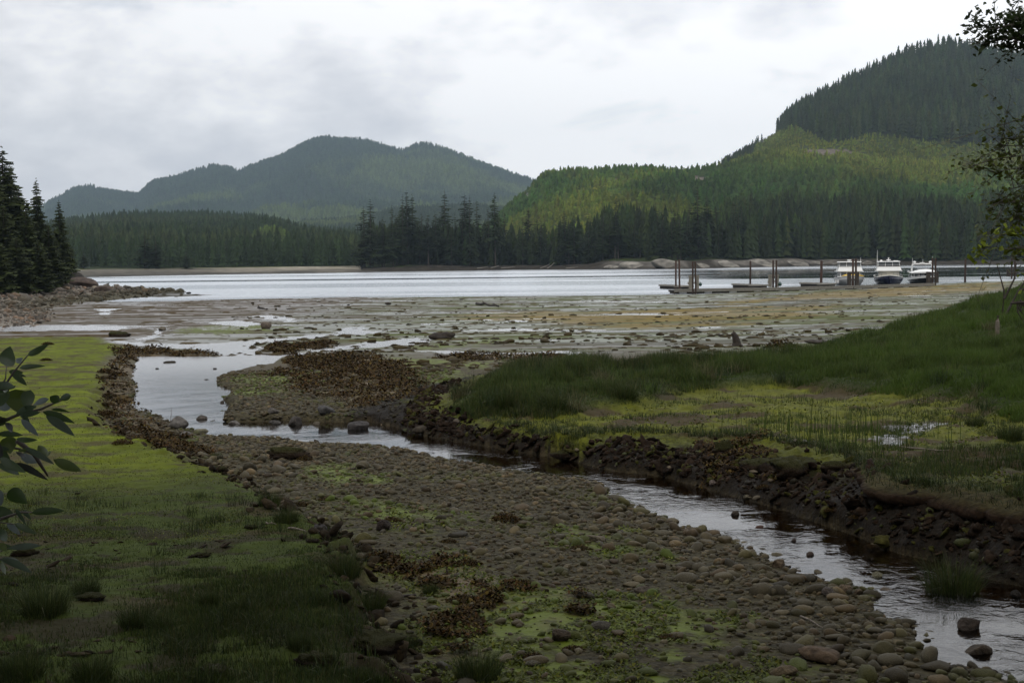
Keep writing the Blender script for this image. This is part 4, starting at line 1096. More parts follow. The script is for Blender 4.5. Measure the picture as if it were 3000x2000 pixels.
for i, (px, w, hgt, lab) in enumerate(GR):
    r_ = float(I(px, R0)) + 5; s_ = w / F * r_ * .5; V, Fc = stone_shape(rs, ico(4), .14, (.9, 1.0), 16)
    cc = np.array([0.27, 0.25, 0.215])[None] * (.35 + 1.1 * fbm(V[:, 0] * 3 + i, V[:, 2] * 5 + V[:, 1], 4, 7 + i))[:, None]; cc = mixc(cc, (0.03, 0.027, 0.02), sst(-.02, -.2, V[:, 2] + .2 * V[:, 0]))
    o = npobj('granite_slab', V * np.array([1, .5, 1]), Fc, rock_m, cols=cc, smooth=False); o.location = ((px - 1500) / F * r_, r_ + 3, .5); o.scale = (s_ * 1.15, s_ * .8, hgt * .78); o.rotation_euler = (0, .06, rs.uniform(-.2, .2)); tag(o, lab, 'rock', 'granite slabs on the far shore')
HB = [(248, 838, 90, .55, (0.085, 0.062, 0.050), 'big rounded reddish brown boulder at the seaward end of the beach'),
 (305, 850, 52, .6, (0.075, 0.055, 0.045), 'smooth dark boulder sloping to the water at the beach end'),
 (225, 815, 66, .9, (0.075, 0.068, 0.060), 'tall rough grey rock outcrop under the last left tree'),
 (256, 812, 34, .9, (0.070, 0.060, 0.055), 'grey rock knob right of the tall outcrop'),
 (172, 815, 36, 1.0, (0.16, 0.125, 0.045), 'lichen-yellow upright rock left of the grey outcrop'),
 (278, 843, 30, .6, (0.25, 0.21, 0.16), 'pale cream boulder behind the smooth dark one'),
 (143, 826, 18, .6, (0.14, 0.14, 0.145), 'small blue-grey boulder at the tree line'),
 (15, 838, 30, .6, (0.12, 0.12, 0.12), 'grey boulder at the tree line by the left edge'),
 (415, 858, 30, .5, (0.030, 0.026, 0.018), 'dark weedy rock on the tip of the spit'),
 (380, 860, 34, .4, (0.032, 0.028, 0.018), 'low dark weedy rock midway along the spit'),
 (448, 861, 28, .4, (0.030, 0.026, 0.018), 'flat dark weedy rock near the end of the spit'),
 (480, 861, 22, .4, (0.030, 0.026, 0.018), 'last dark rock joined to the spit'),
 (507, 861, 11, .6, (0.025, 0.022, 0.016), 'small black rock alone just off the spit'),
 (552, 859, 17, .45, (0.025, 0.022, 0.016), 'low black rock alone in the water beyond the spit'),
 (195, 842, 34, .5, (0.20, 0.15, 0.10), 'tan boulder in the middle of the upper beach'),
 (120, 846, 28, .5, (0.19, 0.16, 0.13), 'pale boulder on the upper beach under the trees')]
for (px, py, w, fl, c, lab) in HB:
    hor = 765 - 0.01047 * (px - 1500)
    if py > 855: p = W(px, py, 0.05); X_, Y_, Z_ = p
    else: X_, Y_, Z_ = onground(px, py + 6)
    if Y_ > 300: Y_ = 195.0; X_ = (px - 1500) / F * Y_; Z_ = gz(X_, Y_)
    s = w / F * Y_ * .5
    stone_obj('boulder', (X_, Y_, Z_ + s * fl * .3), s, stone_shape(rs, ICO2, .13, (fl, fl * 1.1), 6), c, rock_m, lab, 'boulder')

# ------------------------------------------------------------------ seaweed
weed_m = attrmat('rockweed', 0.7, 20.0, 0.35, spec=0.12)
def leafquads(P, size, rs, up=0.5, c=None, aspect=0.45):
    n = len(P); a = rs.uniform(0, 6.28, n)
    d = np.stack([np.cos(a), np.sin(a), rs.normal(0, up, n)], 1); d /= np.linalg.norm(d, axis=1)[:, None]
    q = np.stack([-np.sin(a), np.cos(a), rs.normal(0, .6, n)], 1) * aspect
    s = size[:, None]
    v0 = P - q * s * .25; v1 = P + d * s * .5 - q * s * .6; v2 = P + d * s + rs.normal(0, .1, (n, 3)) * s; v3 = P + d * s * .5 + q * s * .6
    V = np.stack([v0, v1, v2, v3], 1).reshape(-1, 3)
    Fc = (np.arange(n) * 4)[:, None] + np.array([0, 1, 2, 3])
    return V, Fc, np.repeat(c, 4, 0)
def weed_cols(n, rs, k=1.0):
    p = np.array([(0.050, 0.031, 0.007), (0.036, 0.022, 0.005), (0.070, 0.048, 0.009), (0.024, 0.015, 0.005), (0.050, 0.024, 0.006)]) * k
    return p[rs.randint(0, 5, n)] * rs.uniform(.5, 1.5, (n, 1))
# carpets inside the mapped patches
PP = []; SS = []
for k, (poly, dn) in enumerate(zip(WEED, (30000, 4000, 17000, 8000, 8000, 12000, 22000, 9000))):
    lo = poly.min(0) - .5; hi = poly.max(0) + .5; nn = dn * 3
    x = rs.uniform(lo[0], hi[0], nn); y = rs.uniform(lo[1], hi[1], nn); z, m = H(x, y); R = masks(x, y, m)
    nA = fbm(x * 1.6, y * 1.6, 4, 301)
    keep = (R['weed'] > .4) & (nA > (.47 if k > 4 else .40)) & (m['sds'] < .1)
    x, y, z, nA = x[keep][:dn], y[keep][:dn], z[keep][:dn], nA[keep][:dn]
    PP.append(np.stack([x, y, z + np.clip(nA - .4, 0, 1) * (.22 + .006 * y) * rs.uniform(.2, 1, len(x))], 1)); SS.append(np.clip(0.020 + 0.0014 * y, 0.026, .10) * rs.uniform(.6, 1.4, len(x)))
PP = np.concatenate(PP); SS = np.concatenate(SS)
V, Fc, C = leafquads(PP, SS, rs, c=weed_cols(len(PP), rs))
o = npobj('rockweed', V, Fc, weed_m, cols=C); o['kind'] = 'stuff'; o['label'] = 'brown rockweed carpet on the shore and gravel'; o['category'] = 'seaweed'
WM = []
for k in range(8):
    n = 900; a = rs.uniform(0, 6.28, n); r = np.sqrt(rs.uniform(0, 1, n)); q = rs.uniform(.8, 1.2)
    h = 0.42 * (1 - r ** 2) * rs.uniform(.3, 1, n)
    Pm = np.stack([r * np.cos(a), r * np.sin(a) * .7, h], 1)
    Vm, Fm, Cm = leafquads(Pm, rs.uniform(.08, .18, n), rs, .7, weed_cols(n, rs, .95))
    Vm[:, 2] = np.maximum(Vm[:, 2], -0.05)
    WM.append(npmesh('rockweed_clump', Vm, Fm, weed_m, cols=Cm))
def weed_clump(px, py, w, label, group=None):
    X_, Y_, Z_ = onground(px, py)
    o = bpy.data.objects.new('rockweed_clump', WM[rs.randint(0, 8)]); col.objects.link(o)
    s = w / F * Y_ * .5; o.location = (X_, Y_, Z_ - .02 * s); o.scale = (s, s, s * rs.uniform(.8, 1.2)); o.rotation_euler = (0, 0, rs.uniform(-.5, .5))
    return tag(o, label, 'seaweed', group)
WL = [(1482, 1525, 105, 'large brown rockweed clump alone in the middle of the gravel bar'), (1150, 1528, 60, 'rockweed clump beside the dark mound-shaped rock'),
 (1315, 1588, 60, 'rockweed clump on the mossy gravel below the bar'), (1370, 1655, 90, 'dark rockweed clump above the foreground weed bed'),
 (1520, 1715, 95, 'tall dark rockweed clump by a pale stone'), (1120, 1640, 130, 'wide rockweed bed near the grass edge'), (1700, 1610, 70, 'rockweed clump draped on stones right of centre'),
 (2030, 1560, 30, 'rockweed tuft at the stream edge'), (1360, 1760, 110, 'orange brown rockweed bed, widest in the foreground'), (1680, 1905, 75, 'rockweed clump under the dark round boulder'),
 (1960, 1870, 80, 'rockweed clump at lower right of the green weed'), (1330, 1900, 90, 'rockweed clump left of the tall foreground grass'), (1560, 1930, 80, 'rockweed clump by the flat grey boulder'),
 (430, 1290, 110, 'large brown rockweed mound on the green bank'), (360, 1300, 70, 'small rockweed mound left of the large one on the bank'), (480, 1305, 70, 'rockweed mound right of the large one on the bank'),
 (410, 1095, 42, 'rockweed mound bulging into the upper pool'), (345, 1100, 60, 'rockweed strip at the upper left edge of the pool'), (310, 1092, 60, 'rockweed strip on the bright green algae, upper'), (300, 1112, 60, 'rockweed strip on the bright green algae, lower'),
 (320, 1160, 50, 'rockweed strip beside the shingle edge'), (345, 1180, 70, 'rockweed strip on the shingle left of the pool'), (310, 1192, 60, 'rockweed strip where green film meets shingle'), (310, 1220, 90, 'lowest rockweed strip left of the pool'),
 (700, 1390, 60, 'rockweed clump at the end of the bank edge'), (890, 1350, 60, 'rockweed clump beside the black peat clod'), (950, 1465, 50, 'rockweed clump on the upper gravel'), (880, 1480, 60, 'rockweed clump on gravel near the grass'),
 (1235, 1190, 50, 'rockweed clump on the dark boulders at the bank tip'), (1220, 1215, 60, 'reddish rockweed hanging at the bank tip'), (2240, 1432, 50, 'rockweed clump on the foot of the far bank'), (2440, 1500, 55, 'orange rockweed on the dark bank foot'),
 (2510, 1530, 50, 'rockweed on the dark bank under the overhang'), (140, 1010, 36, 'dark rockweed spot on the far green film'), (135, 1056, 38, 'small rockweed spot in the bright green film'), (1640, 1040, 40, 'rockweed mound at the grass tip on the flat'),
 (1596, 1042, 44, 'brown weedy mound just left of the tall grass'), (2290, 1018, 110, 'long brown weed bank by the marsh edge'), (2440, 1015, 60, 'dark weed heap at the marsh edge')]
for w_ in WL: weed_clump(*w_)
# weed lumps over the tidal flat
n = 5600; inv_ = rs.uniform(1 / 150, 1 / 36, n); y = 1 / inv_; x = (rs.uniform(-100, 3000, n) - 1500) / F * y
z, m = H(x, y); k = fbm(x * .12, y * .3, 3, 401)
keep = (m['f'] < .01) & (m['hd'] < -1) & (rs.uniform(0, 1, n) < sst(.42, .6, k) * .8 + .12) & (x > -0.22 * y) & (m['sl'] < 0)
x, y, z = x[keep], y[keep], z[keep]
s = np.exp(rs.normal(math.log(.13), .5, len(x))); s = np.clip(s * .8, .04, .26)
LS = []
for k in range(8):
    V, Fc = clod_shape(rs, ICO1, .35); V = V * np.array([1.1, .8, .62]); LS.append((V.astype(np.float32), Fc))
c = np.array([0.040, 0.030, 0.012]) * rs.uniform(.5, 1.5, (len(x), 1))
o = place_many('weed_lumps', np.stack([x, y, z], 1), s, LS, c, weed_m, rs, smooth=False, tilt=.05)
o['kind'] = 'stuff'; o['label'] = 'small dark weed lumps scattered over the tidal flat'; o['category'] = 'seaweed'

# peat clods on the cut bank and on the near turf
clod_m = attrmat('peat', 0.95, 18.0, 0.5, bump=0.02, spec=0.1)
n = 60000; x = rs.uniform(-2, 9, n); y = rs.uniform(9.5, 30, n); z, m = H(x, y)
keep = m['rs'] & (m['f'] > .02) & (m['f'] < np.interp(y, [13.5, 16], [.99, .55]) + .12 * rs.normal(0, 1, n)) & (np.abs(x / y) < .46) & (m['so'] < .05); x, y, z = x[keep], y[keep], z[keep]
print('clods', len(x))
s = np.clip(np.exp(rs.normal(math.log(.024), .6, len(x))), 0, .085) * np.interp(y, [10, 25], [.9, 1.3])
c = np.array([0.017, 0.011, 0.007]) * rs.uniform(.5, 1.7, (len(x), 1)); c = mixc(c, (0.06, 0.065, 0.01), (rs.uniform(0, 1, len(x)) < .16) * .45)
o = place_many('peat_clods', np.stack([x, y, z + s * .2], 1), s, [clod_shape(rs, ICO2, .3) for _ in range(8)], c, clod_m, rs, tilt=.4)
o['kind'] = 'stuff'; o['label'] = 'crumbling dark peat clods on the cut bank'; o['category'] = 'peat'
CL = [(840, 1352, 138, .62, 'big black mossy peat clod on the gravel below the rapids'), (635, 1385, 50, .7, 'grass-topped peat clod at the end of the turf bank'),
 (75, 1632, 54, .8, 'squarish peat clod on the near turf at left'), (1080, 1905, 150, .5, 'wide dark peat clod under the foreground grass edge'), (920, 1590, 40, .6, 'small peat clod at the edge of the turf'),
 (735, 1552, 34, .6, 'small brown clod on the near turf'), (580, 1635, 60, .4, 'flat earth clod in the middle of the near turf'), (270, 1760, 80, .4, 'dark clod under a grass tuft at left'),
 (620, 1975, 110, .45, 'broad peat clod at the bottom edge'), (940, 1955, 110, .5, 'rough peat clod at the bottom, right of the broad one'), (225, 1450, 16, .6, 'tiny dark clod on the smooth turf'),
 (1660, 1352, 60, .6, 'mossy clod slumped into the dark water'), (2330, 1390, 130, .7, 'large slumped peat block on the far bank'), (2450, 1385, 90, .8, 'brown peat block under the marsh edge'), (2210, 1380, 90, .6, 'weedy peat block on the far bank'),
 (2115, 1330, 60, .8, 'grassy peat hump on top of the far bank'), (345, 990, 62, .5, 'black eroded peat heap beside the far channel')]
for (px, py, w, fl, lab) in CL:
    X_, Y_, Z_ = onground(px, py - .05 * w); s = w / F * Y_ * .5
    V, Fc = clod_shape(rs, ico(4), .2)
    o = npobj('peat_clod', V * np.array([1, 1, 1.2 * fl]), Fc, clod_m, smooth=True, cols=mixc(rep((0.022, 0.015, 0.010), len(V)), (0.035, 0.038, 0.012), sst(.1, .4, V[:, 2]) * .7))
    o.location = (X_, Y_, Z_ + s * fl * .25); o.scale = (s, s, s); tag(o, lab, 'peat clod')

# ------------------------------------------------------------------ grass
grass_m = attrmat('grass_blade', 0.6, 2.0, 0.25, spec=0.25, trans=0.25)
def blades(x, y, z, h, w, c, rs, bend=0.35, az=None):
    n = len(x); a = rs.uniform(0, 6.28, n) if az is None else az
    b = np.abs(rs.normal(0, bend, n)) * h
    dx, dy = np.cos(a), np.sin(a); f = rs.uniform(0, 3.14, n); qx, qy = np.cos(f) * w * .5, np.sin(f) * w * .5
    L = []
    for t, k in ((0, 1.0), (.55, .75)):
        cx = x + dx * b * t ** 2; cy_ = y + dy * b * t ** 2; cz = z + h * t * (1 - .12 * t)
        L.append(np.stack([cx - qx * k, cy_ - qy * k, cz], 1)); L.append(np.stack([cx + qx * k, cy_ + qy * k, cz], 1))
    L.append(np.stack([x + dx * b, y + dy * b, z + h * np.sqrt(np.clip(1 - (b / h) ** 2 * .35, .1, 1))], 1))
    V = np.stack(L, 1).reshape(-1, 3); i = np.arange(n) * 5
    Fc = np.concatenate([np.stack([i, i + 1, i + 3], 1), np.stack([i, i + 3, i + 2], 1), np.stack([i + 2, i + 3, i + 4], 1)])
    return V.astype(np.float32), Fc, np.repeat(c, 5, 0)
def grass_obj(name, args, label, **k):
    V, Fc, C = blades(*args, **k); o = npobj(name, V, Fc, grass_m, cols=C)
    o['kind'] = 'stuff'; o['label'] = label; o['category'] = 'grass'; return o
gp = np.array([(0.036, 0.056, 0.012), (0.028, 0.046, 0.013), (0.052, 0.070, 0.013), (0.024, 0.037, 0.012), (0.070, 0.070, 0.025)])
# tall marsh grass
n = 600000; inv_ = rs.uniform(1 / 105, 1 / 18.5, n); y = 1 / inv_; x = (rs.uniform(1280, 3330, n) - 1500) / F * y
z, m = H(x, y); cl = fbm(x * 1.1, y * 1.1, 3, 501)
keep = (m['ug'] > -0.05 - .3 * (cl - .5)) & (m['f'] > .6); x, y, z, cl = x[keep], y[keep], z[keep], cl[keep]; ugd = m['ug'][keep]
print('tall grass', len(x)); mx_ = 250000
x, y, z, cl, ugd = [a[:mx_] for a in (x, y, z, cl, ugd)]
h = (0.09 + 0.42 * sst(.35, .68, cl)) * (.75 + .5 * fbm(x * .25, y * .25, 3, 503)) * rs.uniform(.6, 1.15, len(x)) * np.interp(y, [18, 30, 60, 100], [.8, 1.0, 1.0, 1.0]) * np.interp(x / y, [-.05, .2, .4], [1.0, .8, .65]) * (.35 + .65 * sst(0, 1.1, ugd))
c = gp[rs.randint(0, 5, len(x))] * rs.uniform(.6, 1.4, (len(x), 1)) * (.6 + .9 * fbm(x * .7, y * .7, 3, 507))[:, None]; c = mixc(c, (0.12, 0.105, 0.05), (rs.uniform(0, 1, len(x)) < .07) * .7); c = mixc(c, (0.070, 0.120, 0.016), sst(.1, .35, x / y) * .5 + .25 * sst(.5, .6, fbm(x * .4, y * .4, 3, 555)))
grass_obj('marsh_grass', (x, y, z, h, np.clip(.0035 + .00028 * y, .007, .03), c, rs), 'tall dark green marsh grass on the right bank')
n = 520; y = 1 / rs.uniform(1 / 80, 1 / 20, n); x = (rs.uniform(1300, 3200, n) - 1500) / F * y; z, m = H(x, y); keep = (m['ug'] > .05) & (m['f'] > .7); x, y, z = x[keep], y[keep], z[keep]
k = 60; X_ = np.repeat(x, k) + rs.normal(0, .10, len(x) * k); Y_ = np.repeat(y, k) + rs.normal(0, .10, len(x) * k); hs = np.repeat(rs.uniform(.18, .46, len(x)), k) * rs.uniform(.4, 1.1, len(X_))
c = np.repeat(np.array([(0.050, 0.075, 0.018), (0.030, 0.050, 0.016), (0.100, 0.095, 0.045), (0.060, 0.095, 0.016)])[rs.randint(0, 4, len(x))], k, 0) * rs.uniform(.5, 1.4, (len(X_), 1))
grass_obj('sedge', (X_, Y_, np.repeat(z, k), hs, np.clip(.004 + .00022 * Y_, .008, .02), c, rs), 'arching sedge clumps standing out of the marsh grass', bend=.7)
# short turf on the ledge and the near right bank
n = 150000; inv_ = rs.uniform(1 / 26, 1 / 10.5, n); y = 1 / inv_; x = (rs.uniform(1350, 3250, n) - 1500) / F * y
z, m = H(x, y); cl = fbm(x * 1.5, y * 1.5, 4, 511)
keep = m['rs'] & (m['f'] > .97) & (m['ug'] < .1) & (cl > np.interp(y, [12, 17, 22], [.42, .50, .56])); x, y, z = x[keep][:60000], y[keep][:60000], z[keep][:60000]
c = gp[rs.randint(0, 5, len(x))] * rs.uniform(.7, 1.5, (len(x), 1))
grass_obj('turf', (x, y, z, rs.uniform(.03, .11, len(x)), np.full(len(x), .0065), c, rs), 'short turf on the low ledge of the right bank')
# grass fringe drooping over the crest
n = 5200; i = rs.randint(0, len(crest) - 3, n); t = rs.uniform(0, 1, n); q = crest[i] + (crest[i + 1] - crest[i]) * t[:, None] + rs.normal(0, .07, (n, 2))
z = H(q[:, 0], q[:, 1], False); c = gp[rs.randint(0, 5, n)] * rs.uniform(.5, 1.2, (n, 1))
grass_obj('bank_fringe', (q[:, 0], q[:, 1], z, rs.uniform(.05, .16, n), np.full(n, .008), c, rs), 'grass fringe along the crest of the cut bank', bend=.9)
# thin reeds standing in the moss ledge
n = 520; y = rs.uniform(14, 19.5, n); x = (rs.normal(2380, 150, n) - 1500) / F * y; z, m = H(x, y); keep = m['rs'] & (m['f'] > .98) & (m['ug'] < .3)
x, y, z = x[keep], y[keep], z[keep]; c = np.array([(0.05, 0.075, 0.015)]) * rs.uniform(.6, 1.4, (len(x), 1))
grass_obj('reeds', (x, y, z, rs.uniform(.18, .50, len(x)), np.full(len(x), .011), c, rs), 'thin upright reeds standing in the yellow-green moss', bend=.10)
# left bank: near turf
n = 380000; inv_ = rs.uniform(1 / 15.5, 1 / 5.2, n); y = 1 / inv_; x = (rs.uniform(-250, 1350, n) - 1500) / F * y
z, m = H(x, y); cl = fbm(x * 1.4, y * 1.4, 4, 521); bare = fbm(x * .7, y * 1.1, 5, 161)
keep = (m['sl'] > .02) & (rs.uniform(0, 1, n) < np.clip(1.15 - 1.1 * sst(.5, .68, bare), .2, 1) * np.interp(y, [6, 10, 13, 15.5], [1, .75, .35, .08]) * (.35 + sst(.35, .65, cl))); x, y, z, cl = [a[keep][:150000] for a in (x, y, z, cl)]
h = np.interp(y, [5, 8, 11, 15], [.045, .028, .016, .012]) * rs.uniform(.4, 1.7, len(x)) * (.7 + .8 * sst(.45, .75, cl))
c = gp[rs.randint(0, 5, len(x))] * rs.uniform(.7, 1.5, (len(x), 1)) * 1.05
grass_obj('turf', (x, y, z, h, np.full(len(x), .0045), c, rs), 'short olive turf on the near left bank')
# tussocks
TM = []
for k in range(7):
    n = 900; a = rs.uniform(0, 6.28, n); r = np.sqrt(rs.uniform(0, 1, n)) * .42
    hh_ = rs.uniform(.25, 1.05, n) * (1 - .5 * r); c = gp[rs.randint(0, 5, n)] * rs.uniform(.6, 1.4, (n, 1))
    V, Fc, C = blades(r * np.cos(a), r * np.sin(a), np.full(n, -.05), hh_, np.full(n, .009), c, rs, bend=.55, az=a + rs.normal(0, .5, n))
    TM.append(npmesh('grass_tussock', V, Fc, grass_m, cols=C))
TL = [(2790, 1775, 175, 'tall grass tussock standing in the stream'), (1400, 2010, 150, 'tall grass tussock at the bottom edge, right of centre'), (1260, 1740, 50, 'small grass tussock between rockweed beds'),
 (1000, 1690, 130, 'tall tussock at the edge of the near turf, upper'), (1080, 1790, 110, 'tussock hanging over the edge of the near turf, middle'), (60, 1990, 150, 'dense tussock in the bottom left corner'),
 (130, 1800, 150, 'wide tussock by the left shrub'), (250, 1740, 90, 'low tussock right of the left shrub'), (400, 1830, 110, 'tussock with a dark base in the near turf'), (470, 1850, 80, 'tussock just right of the dark-based one'),
 (270, 2010, 130, 'tall tussock near the bottom left corner'), (610, 1770, 70, 'slim tussock in the middle of the near turf'), (700, 1790, 60, 'small round tussock right of the slim one'), (790, 1480, 70, 'dark tussock on the upper bank edge'),
 (840, 1530, 80, 'broad tussock on the upper bank edge'), (635, 1345, 34, 'round tuft capping the end clod'), (2120, 1320, 40, 'dark tuft on the far bank crest'), (2855, 1250, 60, 'dark round tussock behind the marsh pool'),
 (2960, 1290, 80, 'large dark tussock at the right edge'), (2700, 1420, 50, 'leafy tuft on the near right turf'), (880, 1900, 90, 'tussock near the dark clods at the bottom'), (1190, 1900, 80, 'tuft leaning over the foreground edge'),
 (1350, 1160, 60, 'shaggy tussock at the tip of the grassy bank'), (1480, 1190, 80, 'drooping tussock on the front of the grassy bank'), (1620, 1200, 90, 'widest drooping tussock on the front of the grassy bank'), (1830, 1165, 80, 'drooping tussock at the middle of the grassy bank')]
for i, (px, py, w, lab) in enumerate(TL):
    X_, Y_, Z_ = onground(px, min(py, 1990)); s = w / F * Y_ * .95
    Z_ = max(Z_, float(water_z(np.array([X_]), np.array([Y_]))[0]) - .03)
    o = bpy.data.objects.new('grass_tussock', TM[i % 7]); col.objects.link(o); o.location = (X_, Y_, Z_); o.scale = (s * 1.05, s * 1.05, s * .95); o.rotation_euler = (0, 0, i * 1.3); tag(o, lab, 'grass tussock')

e_ = LBK[6:24]; n = 900; i = rs.randint(0, len(e_) - 1, n); q = e_[i] + (e_[i + 1] - e_[i]) * rs.uniform(0, 1, (n, 1)) + rs.normal(0, .16, (n, 2)); z = H(q[:, 0], q[:, 1], False); s = np.exp(rs.normal(math.log(.026), .5, n)) * np.interp(q[:, 1], [6, 30], [1, 1.2])
o = place_many('peat_clods', np.stack([q[:, 0], q[:, 1], z + s * .1], 1), s, [clod_shape(rs, ICO1, .3) for _ in range(8)], np.array([0.022, 0.016, 0.009]) * rs.uniform(.5, 1.7, (n, 1)), clod_m, rs, tilt=.4); o['kind'] = 'stuff'; o['label'] = 'peat crumbs along the broken edge of the left turf bank'; o['category'] = 'peat'
n = 1000; y = 1 / rs.uniform(1 / 13, 1 / 5.3, n); x = (rs.uniform(-150, 1200, n) - 1500) / F * y; z, m = H(x, y); keep = (m['sl'] > .1) & (fbm(x * 1.1, y * 1.6, 3, 621) > .52); x, y, z = x[keep], y[keep], z[keep]; s = np.clip(np.exp(rs.normal(math.log(.019), .5, len(x))), 0, .05)
o = place_many('earth_clods', np.stack([x, y, z], 1), s, [(a * np.array([1.3, 1, .6], np.float32), b) for a, b in [clod_shape(rs, ICO1, .3) for _ in range(8)]], np.array([0.024, 0.017, 0.010]) * rs.uniform(.5, 1.7, (len(x), 1)), clod_m, rs, tilt=.2); o['kind'] = 'stuff'; o['label'] = 'dark earth crumbs scattered over the near turf'; o['category'] = 'earth'
# small tufts everywhere on the near turf, and moss sprigs in the foreground green
n = 900; y = 1 / rs.uniform(1 / 14, 1 / 5.3, n); x = (rs.uniform(-150, 1250, n) - 1500) / F * y; z, m = H(x, y); keep = (m['sl'] > .05) & (fbm(x * .8, y * .8, 3, 601) > .47); x, y, z = x[keep], y[keep], z[keep]
k = 34; X_ = np.repeat(x, k) + rs.normal(0, .045, len(x) * k); Y_ = np.repeat(y, k) + rs.normal(0, .045, len(x) * k); hs = np.repeat(rs.uniform(.05, .17, len(x)), k) * rs.uniform(.3, 1.1, len(x) * k)
c = gp[rs.randint(0, 5, len(X_))] * rs.uniform(.5, 1.3, (len(X_), 1)); grass_obj('grass_tufts', (X_, Y_, np.repeat(z, k), hs, np.full(len(X_), .0042), c, rs), 'small grass tufts scattered over the near turf', bend=.6)
n = 160000; y = 1 / rs.uniform(1 / 24, 1 / 5.6, n); x = (rs.uniform(1000, 3300, n) - 1500) / F * y; z, m = H(x, y); R = masks(x, y, m)
keep = ((R['grn'] > .3) & (fbm(x * 3, y * 3, 3, 611) > .45)) | (m['rs'] & (m['f'] > .93) & (m['ug'] < .1) & (fbm(x * 2.2, y * 3.5, 3, 613) > .47)); x, y, z = [a[keep][:70000] for a in (x, y, z)]
n2_ = 90000; y2 = 1 / rs.uniform(1 / 45, 1 / 11, n2_); x2 = (rs.uniform(-200, 700, n2_) - 1500) / F * y2; z2, m2 = H(x2, y2); k2 = (m2['sl'] > .1) & (fbm(x2 * 2, y2 * 3, 3, 631) > .42); x, y, z = [np.concatenate([a, b[k2][:30000]]) for a, b in ((x, x2), (y, y2), (z, z2))]
c = np.array([(0.105, 0.130, 0.010), (0.075, 0.095, 0.010), (0.125, 0.125, 0.014), (0.050, 0.060, 0.010), (0.09, 0.11, 0.01)])[rs.randint(0, 5, len(x))] * rs.uniform(.5, 1.3, (len(x), 1))
V, Fc, C = leafquads(np.stack([x, y, z + .008], 1), rs.uniform(.02, .045, len(x)) * np.interp(y, [6, 22], [.8, 1.5]) * np.where(x / y < -.1, .42, 1), rs, .5, c); o = npobj('moss', V, Fc, grass_m, cols=C); o['kind'] = 'stuff'; o['label'] = 'yellow-green moss and algae sprigs on ledge and gravel'; o['category'] = 'moss'

# turf lip overhanging the undercut bank
def turf_lip():
    q = crest[10:]; L = np.concatenate([[0], np.cumsum(np.linalg.norm(np.diff(q, axis=0), axis=1))]); t = np.arange(0, min(L[-1], 26), .03)
    cx = np.interp(t, L, q[:, 0]); cy_ = np.interp(t, L, q[:, 1]); k = np.ones(9) / 9; cx = np.convolve(np.pad(cx, 4, 'edge'), k, 'valid'); cy_ = np.convolve(np.pad(cy_, 4, 'edge'), k, 'valid')
    tx, ty = np.gradient(cx), np.gradient(cy_); l = np.hypot(tx, ty) + 1e-6; nx, ny = ty / l, -tx / l          # toward the stream
    px_ = 1500 + F * cx / cy_; w = .08 + .42 * sst(2480, 2660, px_); w = w * (.45 + 1.1 * fbm(t * 1.6, t * 0, 4, 3))
    th = (.10 + .10 * sst(2500, 2700, px_)) * (.6 + .8 * fbm(t * 2.2, t * 0 + 5, 3, 9))
    zin = H(cx - nx * .45, cy_ - ny * .45, False)
    zin = np.convolve(np.pad(zin, 9, 'edge'), np.ones(19) / 19, 'valid')
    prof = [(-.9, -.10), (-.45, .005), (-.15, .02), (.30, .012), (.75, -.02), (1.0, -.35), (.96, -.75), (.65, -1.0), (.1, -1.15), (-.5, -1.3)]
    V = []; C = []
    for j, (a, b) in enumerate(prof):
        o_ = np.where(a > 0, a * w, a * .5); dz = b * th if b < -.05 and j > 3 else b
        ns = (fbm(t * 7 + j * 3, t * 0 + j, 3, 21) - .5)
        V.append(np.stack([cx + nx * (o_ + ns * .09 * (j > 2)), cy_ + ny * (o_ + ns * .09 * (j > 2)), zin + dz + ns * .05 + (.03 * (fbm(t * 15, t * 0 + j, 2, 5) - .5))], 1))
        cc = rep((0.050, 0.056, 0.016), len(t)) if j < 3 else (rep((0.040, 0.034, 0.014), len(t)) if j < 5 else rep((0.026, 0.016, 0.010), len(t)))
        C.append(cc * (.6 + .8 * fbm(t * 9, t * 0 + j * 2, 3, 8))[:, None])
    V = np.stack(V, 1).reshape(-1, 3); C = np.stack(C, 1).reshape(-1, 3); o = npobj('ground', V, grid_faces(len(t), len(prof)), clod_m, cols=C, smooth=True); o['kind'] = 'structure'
    e = rs.randint(0, len(t), 9000); a = rs.uniform(-.4, .9, 9000); a = np.where(a > 0, a * w[e], a); x = cx[e] + nx[e] * a; y = cy_[e] + ny[e] * a
    c = gp[rs.randint(0, 5, 9000)] * rs.uniform(.4, 1.0, (9000, 1)); grass_obj('bank_fringe', (x, y, zin[e] + .0, rs.uniform(.02, .09, 9000), np.full(9000, .006), c, rs), 'short grass on the overhanging lip of the bank', bend=.9)
turf_lip()
